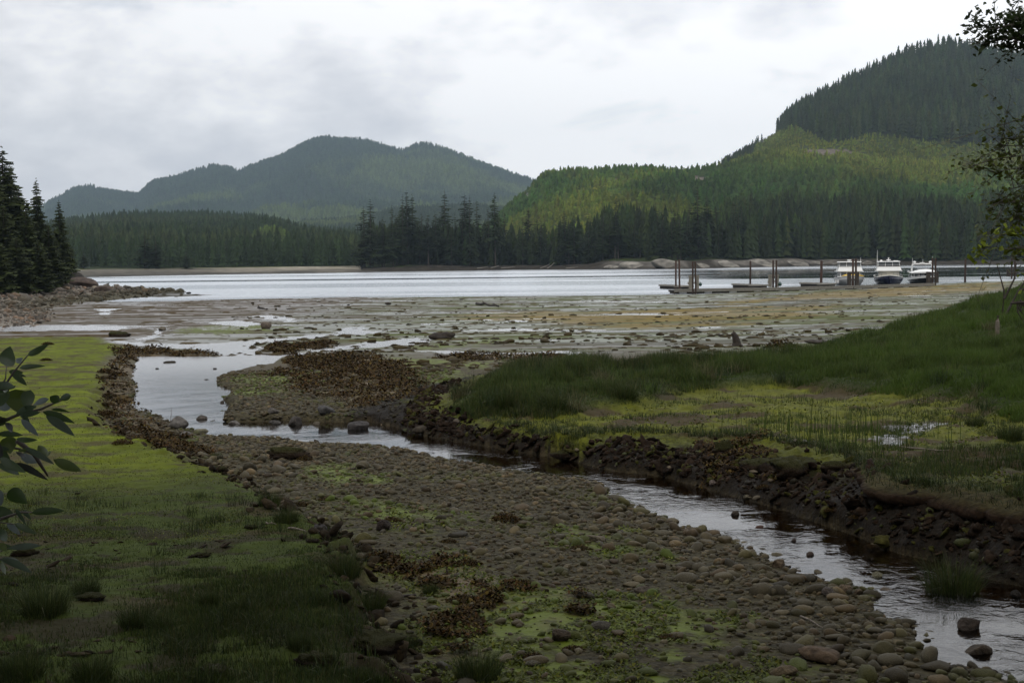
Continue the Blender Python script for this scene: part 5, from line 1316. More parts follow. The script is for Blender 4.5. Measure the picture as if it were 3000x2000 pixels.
# ------------------------------------------------------------------ mesh builder for made things
class MB:
    def __init__(s): s.V = []; s.F = []
    def poly(s, pts):
        i = len(s.V); s.V += [tuple(p) for p in pts]; s.F.append(tuple(range(i, i + len(pts)))); return s
    def box(s, c, d, rz=0.0, bev=0.0):
        x, y, z = [k / 2.0 for k in d]; b = min(bev, x * .9, y * .9, z * .9)
        ca, sa = math.cos(rz), math.sin(rz)
        bm = bmesh.new(); bmesh.ops.create_cube(bm, size=1.0)
        for v in bm.verts: v.co = Vector((v.co.x * d[0], v.co.y * d[1], v.co.z * d[2]))
        if b > 0: bmesh.ops.bevel(bm, geom=bm.edges[:], offset=b, segments=1, affect='EDGES')
        i = len(s.V); bm.verts.index_update()
        for v in bm.verts: s.V.append((c[0] + v.co.x * ca - v.co.y * sa, c[1] + v.co.x * sa + v.co.y * ca, c[2] + v.co.z))
        for f in bm.faces: s.F.append(tuple(i + v.index for v in f.verts))
        bm.free(); return s
    def tube(s, pts, r, n=8, cap=True):
        pts = [Vector(p) for p in pts]; rr = r if isinstance(r, (list, tuple)) else [r] * len(pts)
        i0 = len(s.V)
        for k, p in enumerate(pts):
            d = (pts[min(k + 1, len(pts) - 1)] - pts[max(k - 1, 0)]).normalized()
            u = d.cross(Vector((0, 0, 1)));  u = u if u.length > .05 else d.cross(Vector((1, 0, 0))); u.normalize(); w = d.cross(u)
            for j in range(n):
                a = 6.28318 * j / n; s.V.append(tuple(p + (u * math.cos(a) + w * math.sin(a)) * rr[k]))
        for k in range(len(pts) - 1):
            for j in range(n):
                a = i0 + k * n; s.F.append((a + j, a + (j + 1) % n, a + n + (j + 1) % n, a + n + j))
        if cap:
            s.F.append(tuple(i0 + j for j in range(n))[::-1]); e = i0 + (len(pts) - 1) * n; s.F.append(tuple(e + j for j in range(n)))
        return s
    def prism(s, bot, top):
        """two matching rings of points joined into a closed solid"""
        n = len(bot); i = len(s.V); s.V += [tuple(p) for p in bot] + [tuple(p) for p in top]
        for j in range(n): s.F.append((i + j, i + (j + 1) % n, i + n + (j + 1) % n, i + n + j))
        s.F.append(tuple(i + j for j in range(n))[::-1]); s.F.append(tuple(i + n + j for j in range(n))); return s
    def ball(s, c, r, sc=(1, 1, 1)):
        V, Fc = ICO1; i = len(s.V)
        s.V += [(c[0] + v[0] * r * sc[0], c[1] + v[1] * r * sc[1], c[2] + v[2] * r * sc[2]) for v in V]; s.F += [tuple(i + k for k in f) for f in Fc]; return s
    def build(s, name, mat, parent=None, smooth=False):
        me = bpy.data.meshes.new(name); me.from_pydata([tuple(float(c) for c in v) for v in s.V], [], s.F)
        me.materials.append(mat)
        if smooth:
            for p in me.polygons: p.use_smooth = True
        bm = bmesh.new(); bm.from_mesh(me); bmesh.ops.recalc_face_normals(bm, faces=bm.faces[:]); bm.to_mesh(me); bm.free()
        return link(bpy.data.objects.new(name, me), parent)
gel_w = simple('white_gelcoat', (0.88, 0.88, 0.86), 0.3, namt=0.04, nscale=1.5)
gel_c = simple('cream_paint', (0.62, 0.58, 0.48), 0.45, namt=0.06, nscale=2)
gel_g = simple('pale_grey_hull', (0.50, 0.50, 0.49), 0.35, namt=0.06, nscale=1)
gel_n = simple('navy_hull', (0.012, 0.014, 0.045), 0.2, namt=0.05)
gel_k = simple('black_hull', (0.012, 0.012, 0.014), 0.25, namt=0.05)
glass_d = simple('dark_glass', (0.03, 0.035, 0.04), 0.08, namt=0.05)
clear_v = simple('clear_vinyl', (0.16, 0.17, 0.18), 0.15, namt=0.2, nscale=2)
canvas_d = simple('dark_canvas', (0.05, 0.03, 0.025), 0.8)
steel = simple('stainless_steel', (0.55, 0.55, 0.55), 0.25, metal=0.9)
yellow = simple('yellow_plastic', (0.80, 0.52, 0.02), 0.35, namt=0.08)
rubber = simple('black_rubber', (0.03, 0.03, 0.03), 0.6)
wood_w = simple('weathered_planks', (0.20, 0.185, 0.16), 0.85, nscale=3, namt=0.35, bump=0.01, stretch=(1, 8, 8))
wood_g = simple('grey_timber', (0.24, 0.225, 0.19), 0.85, nscale=4, namt=0.3, stretch=(3, 3, .6))
wood_d = simple('dark_wet_timber', (0.050, 0.040, 0.032), 0.8, nscale=3, namt=0.4)
rust = simple('rusty_steel', (0.075, 0.042, 0.030), 0.8, nscale=2.5, namt=0.5, bump=0.01, stretch=(2, 2, .4))
rust2 = simple('dark_piling', (0.050, 0.030, 0.022), 0.85, nscale=2.5, namt=0.5, bump=0.01, stretch=(2, 2, .4))
foam = simple('white_float', (0.55, 0.57, 0.58), 0.6)

def hull(L, B, z_bow, z_mid, z_st, flare=1.0, n=20):
    """bow at -Y; returns builder and the deck-edge curve"""
    m = MB(); rings = []
    for k in range(n + 1):
        t = k / n; y = -L / 2 + L * t
        hb = B / 2 * min(1.0, (math.sin(min(1, t / 0.5) * math.pi / 2) ** 0.75)) * (1 - 0.10 * max(0, t - .6) / .4)
        hb = max(hb, 0.03)
        sheer = z_mid + (z_bow - z_mid) * max(0, 1 - t / .55) ** 1.6 + (z_st - z_mid) * max(0, (t - .6) / .4)
        kb = hb * (0.30 + 0.50 * min(1, t / .5)); off = 0.75 * (1 - min(1, t / .18)) ** 1.5     # raked stem
        rings.append([(-hb, y, sheer), (-hb * .965, y + off * .25, sheer * .62), (-(hb * .35 + kb * .55), y + off * .7, 0.15), (-kb * .55, y + off, -0.35), (0, y + off, -0.5),
                      (kb * .55, y + off, -0.35), ((hb * .35 + kb * .55), y + off * .7, 0.15), (hb * .965, y + off * .25, sheer * .62), (hb, y, sheer)])
    w = len(rings[0]); i0 = len(m.V)
    for r in rings: m.V += r
    for k in range(n):
        for j in range(w - 1): a = i0 + k * w + j; m.F.append((a, a + 1, a + w + 1, a + w))
        m.F.append((i0 + k * w + w - 1, i0 + k * w, i0 + (k + 1) * w, i0 + (k + 1) * w + w - 1))
    m.F.append(tuple(i0 + n * w + j for j in range(w)))
    return m, rings
def rail(m, pts, h, r=.025, posts=2):
    top = [(p[0], p[1], p[2] + h) for p in pts]; m.tube(top, r, 5); m.tube([(p[0], p[1], p[2] + h * .5) for p in pts], r * .7, 5)
    for k, p in enumerate(pts):
        if k % posts == 0: m.tube([p, top[k]], r, 5)
def slab(z0, z1, b0, b1, mb):   # boxes with sloping sides: (x half, y front, y back)
    mb.prism([(-b0[0], b0[1], z0), (b0[0], b0[1], z0), (b0[0], b0[2], z0), (-b0[0], b0[2], z0)], [(-b1[0], b1[1], z1), (b1[0], b1[1], z1), (b1[0], b1[2], z1), (-b1[0], b1[2], z1)]); return mb
def front_pane(mb, z0, z1, xa, xb, b0, b1, zz0, zz1, eps=.012, inset=0.06):
    def P(x, z):
        t = (z - zz0) / (zz1 - zz0); y = b0[1] + (b1[1] - b0[1]) * t; return (x * (1 + (b1[0] / b0[0] - 1) * t), y - eps, z)
    q = [P(xa + inset, z0), P(xb - inset, z0), P(xb - inset, z1), P(xa + inset, z1)]
    mb.prism(q, [(a, b + .02, c) for a, b, c in q])
def side_pane(mb, sd, ya, yb, z0, z1, b0, b1, zz0, zz1, eps=.012):
    def P(y, z):
        t = (z - zz0) / (zz1 - zz0); return (sd * (b0[0] + (b1[0] - b0[0]) * t + eps), y, z)
    q = [P(ya, z0), P(yb, z0), P(yb, z1), P(ya, z1)]; mb.prism(q, [(a - sd * .02, b, c) for a, b, c in q])
def trawler(px, D, yaw, sc, kind, label):
    p = WD(px, 800, D); r = empty('motor_yacht', (p[0], D, -0.05), yaw, label, 'boat'); r.scale = (sc * 1.22, sc * 1.1, sc * .87)
    L, B = 11.5, 4.4
    hm_ = {1: gel_g, 2: gel_n, 3: gel_k}[kind]
    zb, zm, zs = {1: (2.15, 1.5, 1.3), 2: (2.05, 1.45, 1.3), 3: (1.75, 1.25, 1.1)}[kind]
    m, rings = hull(L, B, zb, zm, zs); m.build('hull', hm_, r, True)
    e = MB()
    for sd in (0, 8): e.tube([(q[sd][0], q[sd][1], q[sd][2] + .02) for q in rings], .07, 6)
    e.build('gunwale', gel_w if kind != 3 else gel_w, r)
    if kind == 3:
        t = MB()
        for k in range(len(rings) - 1):
            for sd in (0, 8):
                a, b = rings[k][sd], rings[k + 1][sd]; s_ = 1 if sd else -1
                t.poly([(a[0] + s_ * .012, a[1], a[2] - .38), (b[0] + s_ * .012, b[1], b[2] - .38), (b[0] + s_ * .012, b[1], b[2]), (a[0] + s_ * .012, a[1], a[2])])
        t.build('sheer_band', gel_w, r)
    fb = MB(); pts = [(q[0][0] * .95, q[0][1], q[0][2]) for q in rings[1:14]]; pts2 = [(-a, b, c) for a, b, c in pts]
    rail(fb, pts, .7); rail(fb, pts2, .7); fb.build('bow_rail', steel, r)
    if kind in (1, 2):
        h0, h1 = (1.45, 2.95)
        b0 = (1.55, -2.1, 3.6); b1 = (1.5, -1.8, 3.5)
        cab = slab(h0, h1, b0, b1, MB()).build('cabin', gel_w if kind == 1 else gel_c, r)
        tr = MB(); slab(zb - .75, zb - .25, (1.0, -4.2, -2.0), (.85, -3.9, -2.0), tr); tr.build('foredeck_trunk', gel_w, r)
        for k, (xa, xb) in enumerate(((-1.45, -.5), (-.48, .48), (.5, 1.45))):
            w = MB(); front_pane(w, h0 + .55, h1 - .12, xa, xb, b0, b1, h0, h1); w.build('window', glass_d if (kind == 1 and k != 0) or k == 9 else (gel_c if kind == 2 else glass_d), cab)
        for sd in (-1, 1):
            for ya in (-1.6, -.5, .7, 1.9):
                w = MB(); side_pane(w, sd, ya, ya + .95, h0 + .55, h1 - .15, b0, b1, h0, h1); w.build('window', glass_d, cab)
        f0 = (1.85, -2.35, 4.3); f1 = (1.7, -1.75, 4.3)
        dk = slab(h1 + .004, h1 + .14, (1.95, -2.45, 5.0), (1.95, -2.45, 5.0), MB()).build('boat_deck', gel_w, r)
        g0, g1 = h1 + .144, h1 + .95
        slab(g0, g1, (1.85, -2.35, 2.6), (1.68, -1.75, 2.6), MB()).build('flybridge', gel_w, r)
        e0, e1 = g1 + .003, g1 + 1.05
        c0 = (1.62, -1.65, 2.4); c1 = (1.5, -1.35, 2.35)
        enc = slab(e0, e1, c0, c1, MB()).build('enclosure', clear_v, r)
        for xa in (-1.62, -.55, .55, 1.62): MB().tube([(xa, -1.69, e0), (xa * .93, -1.39, e1)], .04, 5).build('frame_post', gel_w, enc)
        for sd in (-1, 1):
            for ya in (-.3, 1.0, 2.3): MB().tube([(sd * 1.64, ya, e0), (sd * 1.53, ya, e1)], .04, 5).build('frame_post', gel_w, enc)
        bd = MB(); slab(e0 + .01, e0 + .17, (1.68, -1.73, 2.45), (1.66, -1.68, 2.45), bd); bd.build('enclosure_band', canvas_d if kind == 2 else gel_g, r)
        rf = MB(); slab(e1 + .002, e1 + .14, (1.75, -1.85, 3.0), (1.60, -1.65, 2.9), rf); rf.build('hardtop', gel_w, r)
        rd = MB(); rd.tube([(0, .2, e1 + .12), (0, .2, e1 + .30)], .10, 8); rd.tube([(0, .2, e1 + .30), (0, .2, e1 + .36), (0, .2, e1 + .5), (0, .2, e1 + .54)], [.2, .32, .32, .2], 12)
        rd.build('radar', gel_w, r)
        if kind == 2:
            a = MB(); a.tube([(0, .25, e1 + .5), (0, .25, e1 + .95)], .05, 6); a.box((0, .25, e1 + .85), (.3, .06, .06)); a.build('mast', gel_w, r)
            a = MB(); a.tube([(-1.75, -.6, e0 - .1), (-1.7, -.5, e1 + 2.6)], [.05, .02], 5); a.build('antenna', gel_w, r)
            a = MB(); a.ball((-1.1, .2, e1 + .25), .2); a.box((1.1, .3, e1 + .22), (.7, .3, .10)); a.build('dome', gel_w, r)
            d = MB(); d.tube([(-2.1, -.8, 1.95), (-2.1, .2, 1.98)], .17, 8); d.build('rolled_fender', gel_w, r)
            w = MB(); rail(w, [(-2.0, y_, h1 + .14) for y_ in (2.7, 3.3, 4.0, 4.9)] + [(2.0, 4.9, h1 + .14)], .7); w.build('boat_deck_rail', steel, r)
        else:
            k_ = MB(); k_.tube([(-1.35, -3.3, 2.0), (-.9, -3.25, 2.12), (0, -3.1, 2.18), (1.2, -2.95, 2.12), (2.0, -2.85, 1.98)], [.04, .24, .30, .24, .04], 8); k_.build('kayak', yellow, r)
            a = MB(); a.tube([(1.75, 0, e0), (1.7, .1, e1 + 1.0)], [.04, .02], 5); a.build('antenna', gel_w, r)
            fd = MB()
            for y_ in (-3.4, -2.2): fd.tube([(-2.15 if y_ > -3 else -1.9, y_, .55), (-2.15 if y_ > -3 else -1.9, y_, 1.2)], .14, 8)
            fd.build('fender', gel_w, r)
    else:
        h0, h1 = 1.15, 2.35; b0 = (1.55, -2.2, 3.2); b1 = (1.45, -1.6, 3.1)
        cab = slab(h0, h1, b0, b1, MB()).build('cabin', gel_w, r)
        for xa, xb in ((-1.5, -.75), (-.72, .02), (.05, .75), (.78, 1.5)):
            w = MB(); front_pane(w, h0 + .42, h1 - .12, xa, xb, b0, b1, h0, h1); w.build('window', glass_d, cab)
        for sd in (-1, 1):
            for ya in (-1.5, -.3, .9):
                w = MB(); side_pane(w, sd, ya, ya + 1.05, h0 + .45, h1 - .15, b0, b1, h0, h1); w.build('window', glass_d, cab)
        fl = MB()
        prof = [(-2.05, .0), (-1.95, .25), (-1.4, .55), (-.6, .78), (.4, .85), (1.4, .75), (2.05, .35), (2.05, 0)]
        fl.prism([(x_, -2.6, h1 + .004 + z_ * .35) for x_, z_ in prof], [(x_ * .95, -1.4, h1 + .004 + z_) for x_, z_ in prof])
        fl.prism([(x_ * .95, -1.395, h1 + .004 + z_ * .98) for x_, z_ in prof], [(x_ * .95, 3.4, h1 + .004 + z_ * .5) for x_, z_ in prof])
        fl.build('flybridge', gel_w, r, False)
        ws = MB(); ws.prism([(-1.0, -1.3, h1 + .75), (1.0, -1.3, h1 + .85), (1.0, -1.25, h1 + .85), (-1.0, -1.25, h1 + .75)], [(-.9, -1.0, h1 + 1.15), (.9, -1.0, h1 + 1.15), (.9, -.95, h1 + 1.15), (-.9, -.95, h1 + 1.15)]); ws.build('windscreen', clear_v, r)
        ar = MB(); ar.tube([(-1.55, 1.6, h1 + .3), (-1.6, 1.2, h1 + 1.3), (-1.5, .9, h1 + 1.9), (-1.2, .85, h1 + 2.02), (1.2, .85, h1 + 2.02), (1.5, .9, h1 + 1.9), (1.6, 1.2, h1 + 1.3), (1.75, 1.6, h1 + .3)], .13, 8); ar.build('radar_arch', gel_w, r)
        for dx, rr in ((-1.2, .27), (1.25, .27)):
            d = MB(); d.ball((dx, .85, h1 + 2.42), rr); d.tube([(dx, .85, h1 + 2.1), (dx, .85, h1 + 2.3)], .1, 6); d.build('dome', gel_w, r, True)
        d = MB(); d.tube([(0, .85, h1 + 2.12), (0, .85, h1 + 2.18), (0, .85, h1 + 2.3), (0, .85, h1 + 2.34)], [.2, .4, .4, .25], 12); d.build('radar', gel_w, r)
        for dx, hh_ in ((-1.5, 1.3), (0.1, 1.0), (1.6, 1.6)):
            a = MB(); a.tube([(dx, .9, h1 + 1.9), (dx, .95, h1 + 2.1 + hh_)], [.035, .015], 5); a.build('antenna', gel_w, r)
        a = MB(); a.box((-.35, .3, h1 + .85), (.35, .3, .5), bev=.05); a.build('seat', simple('red_cushion', (0.30, 0.03, 0.03), .7), r)
        dg = MB(); dg.tube([(-1.9, 2.0, h1 + .25), (-1.9, 3.2, h1 + .3)], .22, 8); dg.build('dinghy', gel_g, r)
        sr = MB(); rail(sr, [(2.1, 1.0, 1.2), (2.15, 2.5, 1.2), (2.1, 4.0, 1.2), (2.05, 5.2, 1.2)], .9); sr.build('side_rail', steel, r)
    return r
trawler(2488, 205, math.radians(-10), .84, 1, 'white motor yacht with pale grey hull and a yellow kayak on its foredeck')
trawler(2603, 206, math.radians(-14), .84, 2, 'navy-hulled motor yacht with cream cabin, between the two other yachts')
trawler(2703, 212, math.radians(-12), .84, 3, 'black-and-white motor yacht with an open radar arch and two white domes')

# dock
def dock_section(pa, pb, name, label, w=2.2, zt=.42):
    A = W(pa[0], pa[1], 0.0); Bq = W(pb[0], pb[1], 0.0); d = Bq - A; L = float(np.linalg.norm(d[:2])); a = math.atan2(d[1], d[0])
    r = empty(name, (A[0], A[1], 0), a, label, 'dock')
    m = MB(); n = int(L / .30)
    for k in range(n): m.box((.15 + k * L / n, w / 2, zt), (L / n - .03, w, .06))
    m.build('deck', wood_w, r)
    m = MB(); m.box((L / 2, .06, zt - .14), (L, .12, .20)); m.box((L / 2, w - .06, zt - .14), (L, .12, .20)); m.box((L / 2, .05, zt + .11), (L, .14, .12)); m.build('stringer', wood_g, r)
    m = MB(); m.box((L / 2, w / 2, .12), (L - .2, w - .5, .42)); m.build('underframe', wood_d, r)
    k = 1.2
    while k < L - 1:
        f = MB(); f.tube([(k - .5, .22, .12), (k - .42, .22, .12), (k + .42, .22, .12), (k + .5, .22, .12)], [.12, .19, .19, .12], 8); f.build('float', foam, r); k += 3.4
    return r
dk = [((1976, 860), (2270, 855), 'end section of the floating dock, between the leftmost pilings and the second guide frame'),
      ((2272, 855), (2500, 849), 'middle section of the floating dock in front of the white and grey yacht'),
      ((2503, 849), (2740, 841), 'shoreward section of the floating dock in front of the navy and black yachts')]
for a_, b_, lab in dk: dock_section(a_, b_, 'floating_dock', lab)
def finger(px, py, ang, L, label):
    A = W(px, py, 0.0); r = empty('finger_float', (A[0], A[1], 0), ang, label, 'dock')
    m = MB(); m.prism([(0, -.6, .45), (L, -.6, .45), (L, .6, .45), (2.2, .6, .45), (0, 2.6, .45)], [(0, -.6, .62), (L, -.6, .62), (L, .6, .62), (2.2, .6, .62), (0, 2.6, .62)]); m.build('deck', wood_w, r)
    m = MB(); m.box((L / 2, -.55, .68), (L, .12, .12)); m.box((L - .06, 0, .70), (.12, 1.2, .14)); m.build('curb', wood_g, r)
    m = MB(); m.box((L / 2, 0, .2), (L - .3, .9, .46)); m.build('underframe', wood_d, r); r.scale = (1, 1, .78)
finger(2022, 848, math.radians(108), 9.5, 'leftmost finger float reaching behind the first pilings')
finger(2240, 845, math.radians(108), 9.0, 'finger float around the single piling left of the second guide frame')
finger(2440, 841, math.radians(106), 9.0, 'finger float beside the pale grey hull of the white yacht')
def piling(px, top, base, wpx, mat, label, group=None):
    D = float(W(px, base, 0.0)[1]); p = WD(px, base, D); z1 = zfor(px, top, D); rr = wpx / F * D * .5
    lean = random.uniform(-.012, .012)
    r = empty('piling', (p[0], D, -1.5), 0, label, 'piling', group)
    m = MB(); H_ = z1 + 1.5; m.tube([(0, 0, 0), (lean * H_ * .3, 0, H_ * .5), (lean * H_, 0, H_)], [rr * 1.08, rr, rr * .95], 10); pl = m.build('pile', mat, r, False)
    m = MB(); m.tube([(lean * H_, 0, H_ + .002), (lean * H_, 0, H_ + .07), (lean * H_, 0, H_ + .16)], [rr * 1.12, rr * 1.1, .02], 10); m.build('cap', rust2, pl)
PL = [(1980, 765, 848, 5.2, rust, 'leftmost rusty piling of the dock'), (1991, 763, 852, 5.6, rust, 'second rusty piling from the left, taller than its neighbour'),
 (2030, 769, 860, 5.0, rust2, 'left piling inside the first wooden guide frame'), (2038.5, 769, 860, 5.0, rust2, 'right piling inside the first wooden guide frame'),
 (2198, 767, 842, 5.6, rust2, 'single piling on the finger float between the two guide frames'), (2265, 765, 853, 5.6, rust2, 'left piling inside the second wooden guide frame'),
 (2273.5, 765, 853, 5.6, rust2, 'right piling inside the second wooden guide frame'), (2405.5, 766, 836, 7.5, rust, 'single thick rusty piling left of the yachts'),
 (2498.5, 761, 846, 6.0, rust, 'left rusty piling in front of the white and grey yacht'), (2507.5, 760, 846, 6.2, rust2, 'right dark piling in front of the white and grey yacht'),
 (2732, 758, 838, 5.0, rust2, 'left piling of the pair by the black and white yacht'), (2740, 759, 838, 5.2, rust2, 'right piling of the pair by the black and white yacht'),
 (2827, 760, 827, 6.0, rust2, 'single dark piling standing alone right of the yachts'), (2964, 753, 815, 5.0, rust2, 'left piling of the pair at the right edge behind leaves'), (2973, 754, 815, 5.0, rust2, 'right piling of the pair at the right edge behind leaves')]
for a in PL: piling(*a)
def guide(px, base, wpx, hpx, mat, label, side=True):
    D = float(W(px, base + 6, 0.0)[1]); k = D / F; w = wpx * k; h = hpx * k
    r = empty('guide_frame', ((px - 1500) / F * D, D + .6, .5), 0, label, 'guide frame')
    for sx in (-1, 1):
        for sy in (-1, 1): MB().box((sx * w / 2, sy * .45, h / 2), (.30, .10, h)).build('post', mat, r)
    for c_, d_ in (((0, -.54, h - .15), (w + .35, .06, .16)), ((0, -.54, h * .45), (w, .06, .22)), ((0, .54, h - .15), (w + .35, .06, .16))): MB().box(c_, d_).build('crosspiece', mat, r)
    if side:
        m = MB(); m.box((-w / 2 - .28, -.45, h * .42), (.28, .12, .34)); m.build('cleat_box', mat, r)
guide(2036, 852, 20, 40, wood_g, 'first wooden guide frame standing on the dock')
guide(2270, 846, 20, 37, wood_g, 'second wooden guide frame standing on the dock')
guide(2503.5, 841, 23, 38, wood_d, 'dark guide frame in front of the white and grey yacht', False)
guide(2736.5, 833, 24, 33, wood_d, 'dark guide frame beside the black and white yacht', False)
guide(2968, 812, 20, 22, wood_d, 'small dark guide frame at the right edge', False)
for px, py, lab in ((2054, 845, 'round dark buoy right of the first guide frame'), (2288, 839, 'round dark buoy right of the second guide frame')):
    D = float(W(px, 853, 0)[1]); m = MB(); m.ball((0, 0, .3), .26); m.tube([(0, 0, .5), (0, 0, .62)], .06, 6)
    o = m.build('buoy', simple('dark_green_buoy', (0.02, 0.06, 0.05), .4), None, True); o.location = ((px - 1500) / F * D, D + .4, .62); tag(o, lab, 'buoy')

# driftwood, stumps and sticks
drift = simple('driftwood', (0.15, 0.125, 0.10), 0.9, nscale=5, namt=0.4, stretch=(1, 6, 6)); drift_d = simple('wet_dark_wood', (0.030, 0.022, 0.016), 0.8, nscale=5, namt=0.4)
pale_d = simple('pale_driftwood', (0.28, 0.255, 0.22), 0.9, nscale=2, namt=0.3)
def stick(x0, y0, x1, y1, w, mat, label, rise=0.0, name='driftwood'):
    a = Vector(onground(x0, y0)); b = Vector(onground(x1, y1)); 
    if rise: b = Vector(WD(x1, y1, a.y))
    r = w / F * a.y * .5; d = b - a; m = MB(); pts = []
    for k in range(6):
        t = k / 5; p = a + d * t + Vector((random.gauss(0, 1), random.gauss(0, 1), random.gauss(0, .6))) * r * .7; pts.append((p.x - a.x, p.y - a.y, p.z - a.z + r * .7))
    m.tube(pts, [r * (1.15 - .5 * k / 5) for k in range(6)], 7)
    q = d.normalized(); m.tube([pts[2], (pts[2][0] + q.y * r * 3 + q.x * r * 3, pts[2][1] - q.x * r * 2, pts[2][2] + r * 2.2)], [r * .5, r * .2], 5)
    o = m.build(name, mat, None, True); o.location = a; return tag(o, label, 'driftwood')
stick(780, 1532, 808, 1537, 6, drift, 'short pale stick on the turf edge, left of the longer one')
stick(845, 1548, 898, 1560, 6, drift, 'long pale stick lying on the turf edge')
stick(500, 1240, 503, 1193, 2, drift, 'thin twig sticking up out of the pool corner', 1, 'twig')
stick(1085, 1752, 1220, 1748, 10, drift_d, 'dark branch lying by the grass edge in the foreground')
stick(1800, 1378, 1870, 1343, 5, drift, 'straight stick leaning on the dark bank by the stream')
stick(2345, 1810, 2420, 1842, 6, drift, 'reddish stick on the foreground gravel')
stick(1395, 893, 1462, 899, 7, drift_d, 'dark waterlogged log lying far out on the flat')
stick(755, 903, 782, 908, 7, drift_d, 'short dark log on the far mud, left')
stick(2630, 1312, 2780, 1328, 5, drift, 'pale bent branch behind the near right turf')
def chunk(px, py, w, h, label, mat=drift_d, name='log'):
    X_, Y_, Z_ = onground(px, py); s = w / F * Y_ * .5; rs_ = np.random.RandomState(int(px))
    V, Fc = stone_shape(rs_, ICO2, .3, (.9, 1.0), 3); V = V * np.array([1, .5, h / w]); V[:, 2] += .15 * np.sin(V[:, 0] * 7) * h / w
    o = npobj(name, V, Fc, mat, smooth=False); o.location = (X_, Y_, Z_ + s * h / w * .6); o.scale = (s, s, s); tag(o, label, name.replace('_', ' '))
chunk(1300, 992, 72, 24, 'thick dark weedy log chunk at the end of the narrow channel')
chunk(2170, 1015, 20, 9, 'dark wedge of wood at the foot of the black stump')
chunk(2400, 1008, 60, 18, 'dark timber heap against the marsh edge')
chunk(1136, 893, 16, 8, 'black clump of wood alone on the far flat')
chunk(805, 935, 14, 9, 'small black stump by the dark pool on the flat')
m = MB(); m.tube([(0, 0, -.1), (.02, 0, .3), (-.12, 0, .85), (-.30, 0, 1.15), (-.26, .02, 1.3)], [.5, .36, .28, .2, .10], 9); m.tube([(.1, 0, .1), (.55, 0, .05)], [.2, .06], 6)
X_, Y_, Z_ = onground(2158, 1014); o = m.build('stump', drift_d, None, False); s_ = 44 / F * Y_ / 1.3; o.location = (X_, Y_, Z_); o.scale = (s_,) * 3; tag(o, 'black upright stump on the wet flat beyond the tall grass', 'stump')
m = MB(); m.tube([(0, 0, -.1), (0, 0, .35), (.01, 0, .5)], [.09, .085, .06], 8); X_, Y_, Z_ = onground(2922, 985); o = m.build('post', drift, None, False); o.location = (X_, Y_, Z_); o.scale = (.6, .6, 1.0); tag(o, 'short weathered post standing in the grass at right', 'post')
m = MB(); 
for q in (((0, 0, 0), (.05, 0, .8), (-.15, 0, 1.5)), ((.05, 0, .6), (.3, 0, 1.1), (.35, 0, 1.5)), ((0, 0, 0), (.45, .1, .8), (.8, .1, 1.3)), ((.45, .1, .8), (.95, .1, .95))): m.tube(q, [.035, .022, .01][:len(q)], 5)
X_, Y_, Z_ = onground(2935, 945); o = m.build('dead_shrub', drift_d); o.location = (X_, Y_, Z_); o.scale = (1.1,) * 3; tag(o, 'bare dead shrub standing in the grass at right', 'shrub')
# pale drift logs on the far shore
for i, (px, dx, dz, lab) in enumerate(((1400, 9, 1.2, 'pale drift log on the dark far shore, leftmost'), (1440, 7, 2.2, 'pale leaning drift log on the far shore, second from left'), (1470, 12, .8, 'longest pale drift log lying on the far shore'), (1585, 8, 3.5, 'grey fallen tree slanting down the far shore'), (1605, 6, 5.0, 'steep grey fallen trunk on the far shore'), (1660, 10, 1.0, 'pale drift log near the granite slabs'))):
    r = float(I(px, R0)) + 6; z = hh(px, r + 2); m = MB(); dx *= .6; dz *= .55; m.tube([(0, 0, .3), (dx * .5, .5, .3 + dz * .4), (dx, 1, .3 + dz)], [.22, .18, .08], 6)
    o = m.build('drift_log', pale_d); o.location = ((px - 1500) / F * r, r, z); tag(o, lab, 'driftwood')
# ------------------------------------------------------------------ big trees near the water on the left
NEARM = []
rs = np.random.RandomState(8)
for v in range(4):
    V, Fc, C = conifer_high(rs, 46, 11, 5, rs.uniform(.19, .24), rs.choice([.03, .06]), 0.45)
    cc = np.array([0.032, 0.042, 0.012])[None] * C[:, None] * (1 + .25 * (rs.uniform(0, 1, (len(V) // 3, 1)).repeat(3, 0) - .5))
    NEARM.append((npmesh('crown', V, Fc, fol, cols=cc), npmesh('trunk', tv * np.array([1.3, 1.3, 1]), tf, bark, smooth=True)))
NT = [(23, 430, 172, 0, 1.0, 'tallest conifer of the left headland, rising at the left edge'), (-14, 470, 165, 1, 1.1, 'tall conifer cut by the left edge of the picture'),
 (119, 521, 178, 2, .62, 'slender conifer with bare drooping tip, second peak on the left headland'), (183, 587, 190, 3, .75, 'rightmost conifer of the left headland, above the rock outcrop'),
 (66, 545, 182, 3, 1.0, 'conifer filling the gap between the tallest and the slender one'), (45, 480, 186, 1, .9, 'conifer close behind the tallest one on the left headland'),
 (85, 610, 168, 0, 1.1, 'shorter bushy conifer in front of the slender one'), (150, 655, 175, 2, 1.2, 'low bushy conifer between the slender and the rightmost one'),
 (20, 600, 158, 3, 1.3, 'broad low conifer at the front of the left headland'), (205, 700, 196, 1, 1.1, 'small conifer leaning out over the rock outcrop'),
 (-45, 540, 180, 2, 1.2, 'conifer just outside the left edge'), (118, 700, 160, 1, 1.3, 'lowest bushy conifer behind the shingle beach'), (55, 690, 155, 0, 1.4, 'low dark conifer at the top of the shingle beach'), (-10, 680, 150, 2, 1.4, 'low dark conifer at the left edge above the shingle')]
for px, top, D, v, wd, lab in NT:
    x_ = (px - 1500) / F * D; zb = max(gz(x_, D), .5); h_ = zfor(px, top, D) - zb + .3
    r = empty('conifer', (x_, D, zb - .3), random.uniform(0, 6), lab, 'tree')
    r.scale = (h_ * wd, h_ * wd, h_)
    for me, nm in zip(NEARM[v], ('crown', 'trunk')): link(bpy.data.objects.new(nm, me), r)

